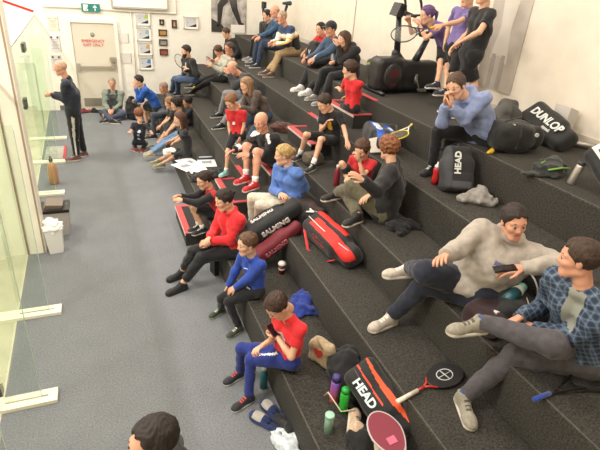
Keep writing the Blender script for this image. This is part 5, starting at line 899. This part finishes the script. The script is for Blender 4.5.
W = {
'coach': ('bald man standing by the glass in a navy tracksuit with white leg stripes', dict(top='#1f2433', hem=.06, bag=1.08, legbag=1.1, collar=1, leg='#15161b', legpaint=[('#cfcac4', stripe_side)], hair='shaved', hairc='#c49a84', skin='pink', shoe='#6d4b48', sole='#d8c8c0', curl=.9)),
'vest_man': ('man in a dark gilet and grey green jumper sitting on the floor', dict(top='#7b8478', vest='#2b2c31', leg='#3b4356', hair='shaved', hairc='#8d8078', skin='pink', shoe='#1c1c20')),
'blue_jacket_man': ('dark haired man in a bright blue jacket holding his hand to his mouth', dict(top='#1b52a6', collar=1, leg='#1a1a20', shorts=1, hair='short', hairc='#241a16', shoe='#23242a', curl=.8)),
'bald_dark_man': ('bald man in dark clothes sitting behind the row of children', dict(top='#4d5058', leg='#39404b', hair='shaved', hairc='#8a7468', skin='tan', vest='#26262b')),
'print_tee_kid': ('ginger haired child seen from behind in a black shirt with white prints', dict(top='#1a1d2a', sleeve='short', leg='#191b26', hair='boy', hairc='#7a4a34', shoe='#8c3436', paint=[('#c9ccd6', chest_print(.035, -.04, 0, True)), ('#b5bac6', chest_print(.03, -.15, .02, True)), ('#b5bac6', chest_print(.035, -.26, 0, True, .02))])),
'blond_kid': ('child with light brown hair in the row on the lowest step', dict(top=K, sleeve='short', leg='#23242c', shorts=1, hair='messy', hairc='#8a6446', shoe='#6a6458')),
'curly_kid': ('child with thick dark curly hair, black shirt and light jeans on the lowest step', dict(top=K, sleeve='short', leg='#6f8fb4', hair='curly', hairc='#20140f', shoe='#a89e88', sole='#cfc6b4')),
'dark_kid': ('dark haired child half hidden behind the curly haired child', dict(top='#1d1e28', sleeve='long', leg='#1b1c22', hair='boy', hairc='#1e1512', skin='tan')),
'towel_kid': ('long haired child in a black shirt with a white towel on the lap', dict(top=K, sleeve='short', leg='#1d1d22', shorts=1, hair='long', hairc='#4a3022', shoe='#8b8467', sole='#c8c0a8')),
'far_wall_man': ('dark bearded man in a black jacket and jeans seated against the end wall', dict(top=K, leg='#3d4f6e', hair='short', hairc='#251a15', beard=1, paint=[('#a9a6a6', chest_print(.035, -.06, 0, False, .14))], shoe='#2d3038')),
'pale_sweater_man': ('man with glasses in a pale grey green sweater leaning back in black trousers', dict(top='#a8a698', leg='#131317', hair='short', hairc='#54433a', glasses=1, shoe='#25262a', skin='pink')),
'phone_girl': ('brown haired girl in a pink top bent over a phone by the end wall', dict(top='#cba694', sleeve='short', leg='#2a2838', hair='boy', hairc='#4f3527', curl=.9)),
'top_corner_boy': ('boy in black looking down at the top corner under the player poster', dict(top=K, leg=K, hair='short', hairc='#4a3528')),
'face_hand_man': ('grey haired man in a charcoal jacket with a hand over his face', dict(top='#36373a', leg='#77757a', hair='fringe', hairc='#8f8780', skin='pink', shoe='#16161a', curl=.7)),
'cardigan_woman': ('fair haired woman in a brown cardigan and jeans leaning forward', dict(top='#544741', leg='#2f4258', hair='long', hairc='#8d7052', shoe='#26242a')),
'red_tee_girl': ('girl in a red T-shirt and teal shoes standing in the aisle beside the bald coach', dict(top='#c01f25', sleeve='short', hem=.14, leg='#191920', shorts=1, hair='bun', hairc='#7a5436', shoe='#8cc9c6', sole='#d9e6e4', lace='#2a3a44', sock='#e6e2e0', sockh=.07, paint=[('#e8dcdc', chest_print(.03, -.1, -.04))])),
'bald_coach': ('bald coach in a black jacket with white shoulder stripes and bright red shoes', dict(top='#131217', hair='none', skin='pink', leg='#151519', shorts=1, shoe='#c8292b', sole='#e5dcda', lace='#e8dede', sock='#e9e4e2', sockh=.09, paint=[('#e9e6e6', shoulder_stripe('L')), ('#e9e6e6', shoulder_stripe('R')), ('#ebe8e8', arm_band('L', 'f', .55, .82)), ('#ebe8e8', arm_band('R', 'f', .55, .82))])),
'dark_hair_man': ('dark haired person in black, furthest of the three on the top row', dict(top=K, leg=K, hair='short', hairc='#1e1714', shoe='#8c8a88')),
'blue_coat_man': ('grey haired man in a denim blue coat and jeans on the far top row', dict(top='#2a4868', leg='#26364d', hair='fringe', hairc='#8f8a86', skin='pink', shoe='#2b2f38', paint=[('#a83a3e', chest_print(.03, -.16, .06))])),
'tan_trouser_man': ('man with glasses in tan trousers and a navy, white and gold jacket, top row', dict(top='#17181f', leg='#9c8360', hair='shaved', hairc='#9c8674', glasses=1, skin='pink', shoe='#5a4433', sole='#b9b2a8', paint=[('#2a3f63', band(.12, .07)), ('#e6dfd0', band(.0, .05)), ('#d3a84f', band(-.05, .018)), ('#e6dfd0', arm_band('L', 'u', .35, .62)), ('#d3a84f', arm_band('L', 'u', .62, .72)), ('#e6dfd0', arm_band('R', 'u', .35, .62))])),
'top_red_boy': ('dark haired boy in a red shirt and black shorts on the top row', dict(top='#c0262a', sleeve='short', leg=K, shorts=1, hair='short', hairc='#211713', shoe='#dcd8d2', sole='#efece8', sock='#1c1c20', sockh=.12)),
'cap_man': ('man in a dark baseball cap and slate blue jacket with clasped hands', dict(top='#3b506b', leg=K, hair='cap', hairc='#2b2320', hat='#1d1e24', hatlabel='dark baseball cap', shoe='#e0dcd8', sole='#f0eeea', skin='pink', curl=.9, paint=[('#c8c6c2', chest_print(.03, -.08, 0, False, .12))])),
'black_hoodie_woman': ('long haired woman in a black hoodie with her chin on her hand', dict(top='#1a191d', hood=1, leg='#1b1b1f', hair='long', hairc='#4b3527', shoe='#8b8784', sole='#c9c6c2', curl=.9)),
'red_back_kid': ('brown haired boy in a red shirt seated with his back to the exercise bike', dict(top='#cc2126', sleeve='short', hem=.1, leg=K, shorts=1, hair='boy', hairc='#3a251b')),
'black_tee_boy': ('boy in a black T-shirt and shorts looking down on the red edged step', dict(top='#121216', sleeve='short', leg='#0f0f12', shorts=1, hair='short', hairc='#33241c', shoe='#26262a', sole='#c9c3b8', lace='#d9d5cc', sock='#e9e6e2', sockh=.11, paint=[('#d9a92b', chest_print(.045, -.06, .03, False, .07))])),
'bike_girl': ('girl in a purple T-shirt leaning over the exercise bike with her hands on the bar', dict(top='#6c5a93', sleeve='short', hem=.1, leg='#14141a', shorts=1, hair='tail', hairc='#5b4270', shoe='#2b3140', sole='#e2dfdc', curl=1.0)),
'purple_boy': ('boy in a lilac T-shirt reaching a racket towards the exercise bike', dict(top='#75659f', sleeve='short', hem=.12, leg='#131318', shorts=1, hair='short', hairc='#5a4334', shoe='#222a3c', sole='#e4e2de', curl=1.1, paint=[('#b6a8d0', chest_print(.07, -.03, 0, False, .012))], legpaint=[('#d8d4d0', lambda c, J, s, up, Fw, Lf, mid, chest, dseg: (np.abs((c-J['hipL']) @ Fw) < .012) & ((c-J['pel']) @ Lf > .1*s))])),
'standing_black_boy': ('boy in a black T-shirt and long black shorts standing at the top by the wall', dict(top='#17161a', sleeve='short', hem=.14, leg='#121216', shorts=1, hair='short', hairc='#4a3528', shoe='#1d1d22', curl=.6)),
'lavender_girl': ('girl in a pale lavender hoodie holding her face in both hands', dict(top='#8390b8', hood=1, bag=1.1, leg='#15151a', hair='short', hairc='#4d3a2e', shoe='#17171b', sole='#3a3a3e', curl=.6)),
'box_girl': ('girl in a red and black top leaning forward beside the step box on the floor', dict(top='#b5252d', sleevec='#17171c', leg='#141418', shorts=1, hair='bun', hairc='#2a1a14', shoe='#2a2a2e', sole='#cfcac4', lace='#cfcac4', sock='#e8e4e0', sockh=.08, curl=.9)),
'red_jacket_woman': ('dark haired woman in a bright red jacket with her legs stretched onto the floor', dict(top='#d9232a', collar=1, leg='#121217', ankle=.07, hair='bun', hairc='#241812', shoe='#121216', sole='#1a1a1c', lace='#1a1a1e', curl=.9)),
'lilac_woman': ('blond woman in a periwinkle blue sweatshirt and cream trousers looking away', dict(top='#4f72b6', collar=1, leg='#c9bfae', legbag=1.12, hair='bun', hairc='#a98c5a', shoe='#8a6a4e', curl=.6)),
'blue_boy': ('small boy in a blue patterned jacket sitting on the lowest step edge', dict(top='#2143a0', topkind='cloth', collar=1, leg='#121217', hair='short', hairc='#5a3f2b', shoe='#3c4136', sole='#9aa58a', paint=[('#d9dfee', chest_print(.03, .0, -.03, False, .01))], legpaint=[('#d5d9e2', lambda c, J, s, up, Fw, Lf, mid, chest, dseg: (dseg(J['hipL']*.65+J['knL']*.35, J['hipL']*.35+J['knL']*.65) < .11*s) & ((c-J['hipL'])[:, 2] > .045*s))])),
'red_phone_boy': ('boy in a red T-shirt and blue tracksuit trousers looking down at his hands', dict(top='#d01f27', sleeve='short', hem=.12, leg='#1f2f7c', hair='short', hairc='#3a261c', shoe='#23242c', sole='#cfc8c4', lace='#d2453f', sock='#e4e0e0', sockh=.08, curl=1.0, paint=[('#e6cfd0', chest_print(.045, -.08, .0, False, .07))], legpaint=[('#e5e3ea', lambda c, J, s, up, Fw, Lf, mid, chest, dseg: (dseg(J['hipL']*.6+J['knL']*.4, J['hipL']*.3+J['knL']*.7) < .1*s) & (np.abs((c-J['hipL']) @ nz(np.cross(J['knL']-J['hipL'], (0, 0, 1.)))) < .012*s) & ((c-J['hipL'])[:, 2] > .0))])),
'cross_leg_kid': ('small boy in a red T-shirt sitting cross legged with his hand at his mouth', dict(top='#c6262b', sleeve='short', leg=K, shorts=1, hair='boy', hairc='#4b3122', shoe='#1b1b20', curl=.8, paint=[('#e8d2d2', chest_print(.03, -.1, .03))])),
'olive_trouser_person': ('auburn haired person in a black top and olive trousers seen from behind', dict(top='#19181b', bag=1.15, leg='#57523f', legbag=1.15, hair='messy', hairc='#7d4c2e', shoe='#1d1b1b', sole='#ddd4c6', lace='#2b2828')),
'grey_hoodie_man': ('heavy man in a light grey hoodie reclining on one elbow with a phone', dict(top='#a69d93', hood=1, bag=1.05, leg='#1c2030', hair='short', hairc='#2a1f1a', skin='pink', shoe='#b7ada0', sole='#d9d2c8', lace='#e3ddd4', curl=.35, paint=[('#5a5a78', chest_print(.06, -.03, 0, False, .016))])),
'plaid_man': ('man in a navy plaid shirt and grey jeans sitting with one ankle on his knee', dict(top='#232f45', topkind='plaid', top2='#6c7e92', leg='#4b474c', hair='short', hairc='#3b2a20', beard=0, skin='pink', shoe='#8d8779', sole='#d2cbbd', lace='#4a4740', sock='#2f4f7d', curl=.7, paint=[('#8f9088', chest_print(.05, .05, 0, False, .12))])),
'foreground_head': ('dark haired man in black in the near foreground, only his head in view', dict(top='#1b1a20', leg='#20212a', hair='short', hairc='#221814', skin='pink', hidefootL=0)),
}
NEAR = ('grey_hoodie_man', 'plaid_man', 'red_phone_boy', 'blue_boy', 'red_jacket_woman', 'foreground_head', 'olive_trouser_person', 'cross_leg_kid', 'lilac_woman', 'lavender_girl', 'box_girl')
PEOPLE = {}
for k_, (lab_, wd_) in W.items():
    PEOPLE[k_] = person(k_, lab_, POSES[k_], wd_, .0115 if k_ in NEAR else .015)

def hold(key, side, size, col, name, label, cat, off=.11):
    J = {k: V3(v) for k, v in zip(JOINTS, POSES[key][3:])}; s = POSES[key][0]; d = nz(J['fi'+side]); p = J['wr'+side]+d*off*s+np.array([0, 0, .012])
    R = Matrix([list(r) for r in frame(d, (0, 0, 1.))]); t = empty(name, p, label, cat); a = MB().box(p, size, 0, R).build('shell', mat(col, .4)); b = MB().box(Vector(p)+R @ Vector((0, 0, size[2]/2+.001)), (size[0]*.9, size[1]*.9, .002), 0, R).build('screen', mat('#15171c', .15)); rel(t, a, b)
hold('grey_hoodie_man', 'L', (.15, .075, .01), '#1a1a1d', 'phone', 'black phone held in the hand of the reclining man in the grey hoodie', 'phone')
hold('red_phone_boy', 'L', (.13, .07, .012), '#6b1f28', 'phone', 'dark red phone held by the boy in blue tracksuit trousers', 'phone', .07)
hold('phone_girl', 'L', (.13, .065, .01), '#20222a', 'phone', 'phone held up by the girl in the pink top by the end wall', 'phone', .07)
J_ = {k: V3(v) for k, v in zip(JOINTS, POSES['purple_boy'][3:])}
racket('racket with an orange yellow grip held out by the boy in the lilac T-shirt', J_['wr'+'L']+nz(J_['fi'+'L'])*.05+np.array([.05, 0, .01]), (-.93, .1, -.22), (.1, -.75, .65), frame_c='#3d3f42', grip_c='#dd9a2a', strings='#b9bbb4', L=.66, gripl=.16)
# ================================================================ lights and camera
def area(loc, sx, sy, e, col=(1, .93, .84), rot=(0, 0, 0)):
    l = bpy.data.lights.new('ceiling_lamp', 'AREA'); l.shape = 'RECTANGLE'; l.size = sx; l.size_y = sy; l.energy = e; l.color = col
    o = bpy.data.objects.new('ceiling_lamp', l); COL.objects.link(o); o.location = loc; o.rotation_euler = rot
def strip(x, y, e, col=(1, .95, .87), lab='ceiling strip lamp'):
    t = empty('strip_lamp', (x, y, 5.75), 'long white fluorescent strip lamp under the ceiling', 'lamp', 'strip lamps under the ceiling')
    a = MB().box((x, y, 5.74), (.3, 1.5, .06)).build('housing', mat('#e8e6e0', .5)); rel(t, a)
    area((x, y, 5.69), .28, 1.4, e, col)
for y in (1.5, 5.2, 9.0, 12.2):
    strip(.1, y, 85); strip(3.1, y, 52, (1, .9, .77))
for y in (3, 9.8): strip(-3.2, y, 300, (1, .96, .9))
wd = bpy.data.worlds.new('world'); SC.world = wd; wd.use_nodes = True
wd.node_tree.nodes['Background'].inputs[0].default_value = (1, .95, .88, 1); wd.node_tree.nodes['Background'].inputs[1].default_value = .3
cam = bpy.data.cameras.new('camera'); co = bpy.data.objects.new('camera', cam); COL.objects.link(co); SC.camera = co
cam.sensor_width = 36; cam.lens = 36*487/600; cam.clip_start = .05
CR = [[0.929547, -0.105974, 0.353145], [-0.362147, -0.442239, 0.820533], [0.069219, -0.890614, -0.44946]]
co.matrix_world = Matrix([[CR[0][0], -CR[0][1], -CR[0][2], 0], [CR[1][0], -CR[1][1], -CR[1][2], 0], [CR[2][0], -CR[2][1], -CR[2][2], 3.3], [0, 0, 0, 1]])
SC.view_settings.view_transform = 'Standard'; SC.view_settings.look = 'None'; SC.view_settings.gamma = 1; SC.view_settings.use_curve_mapping = False
SC.view_settings.exposure = 0.2
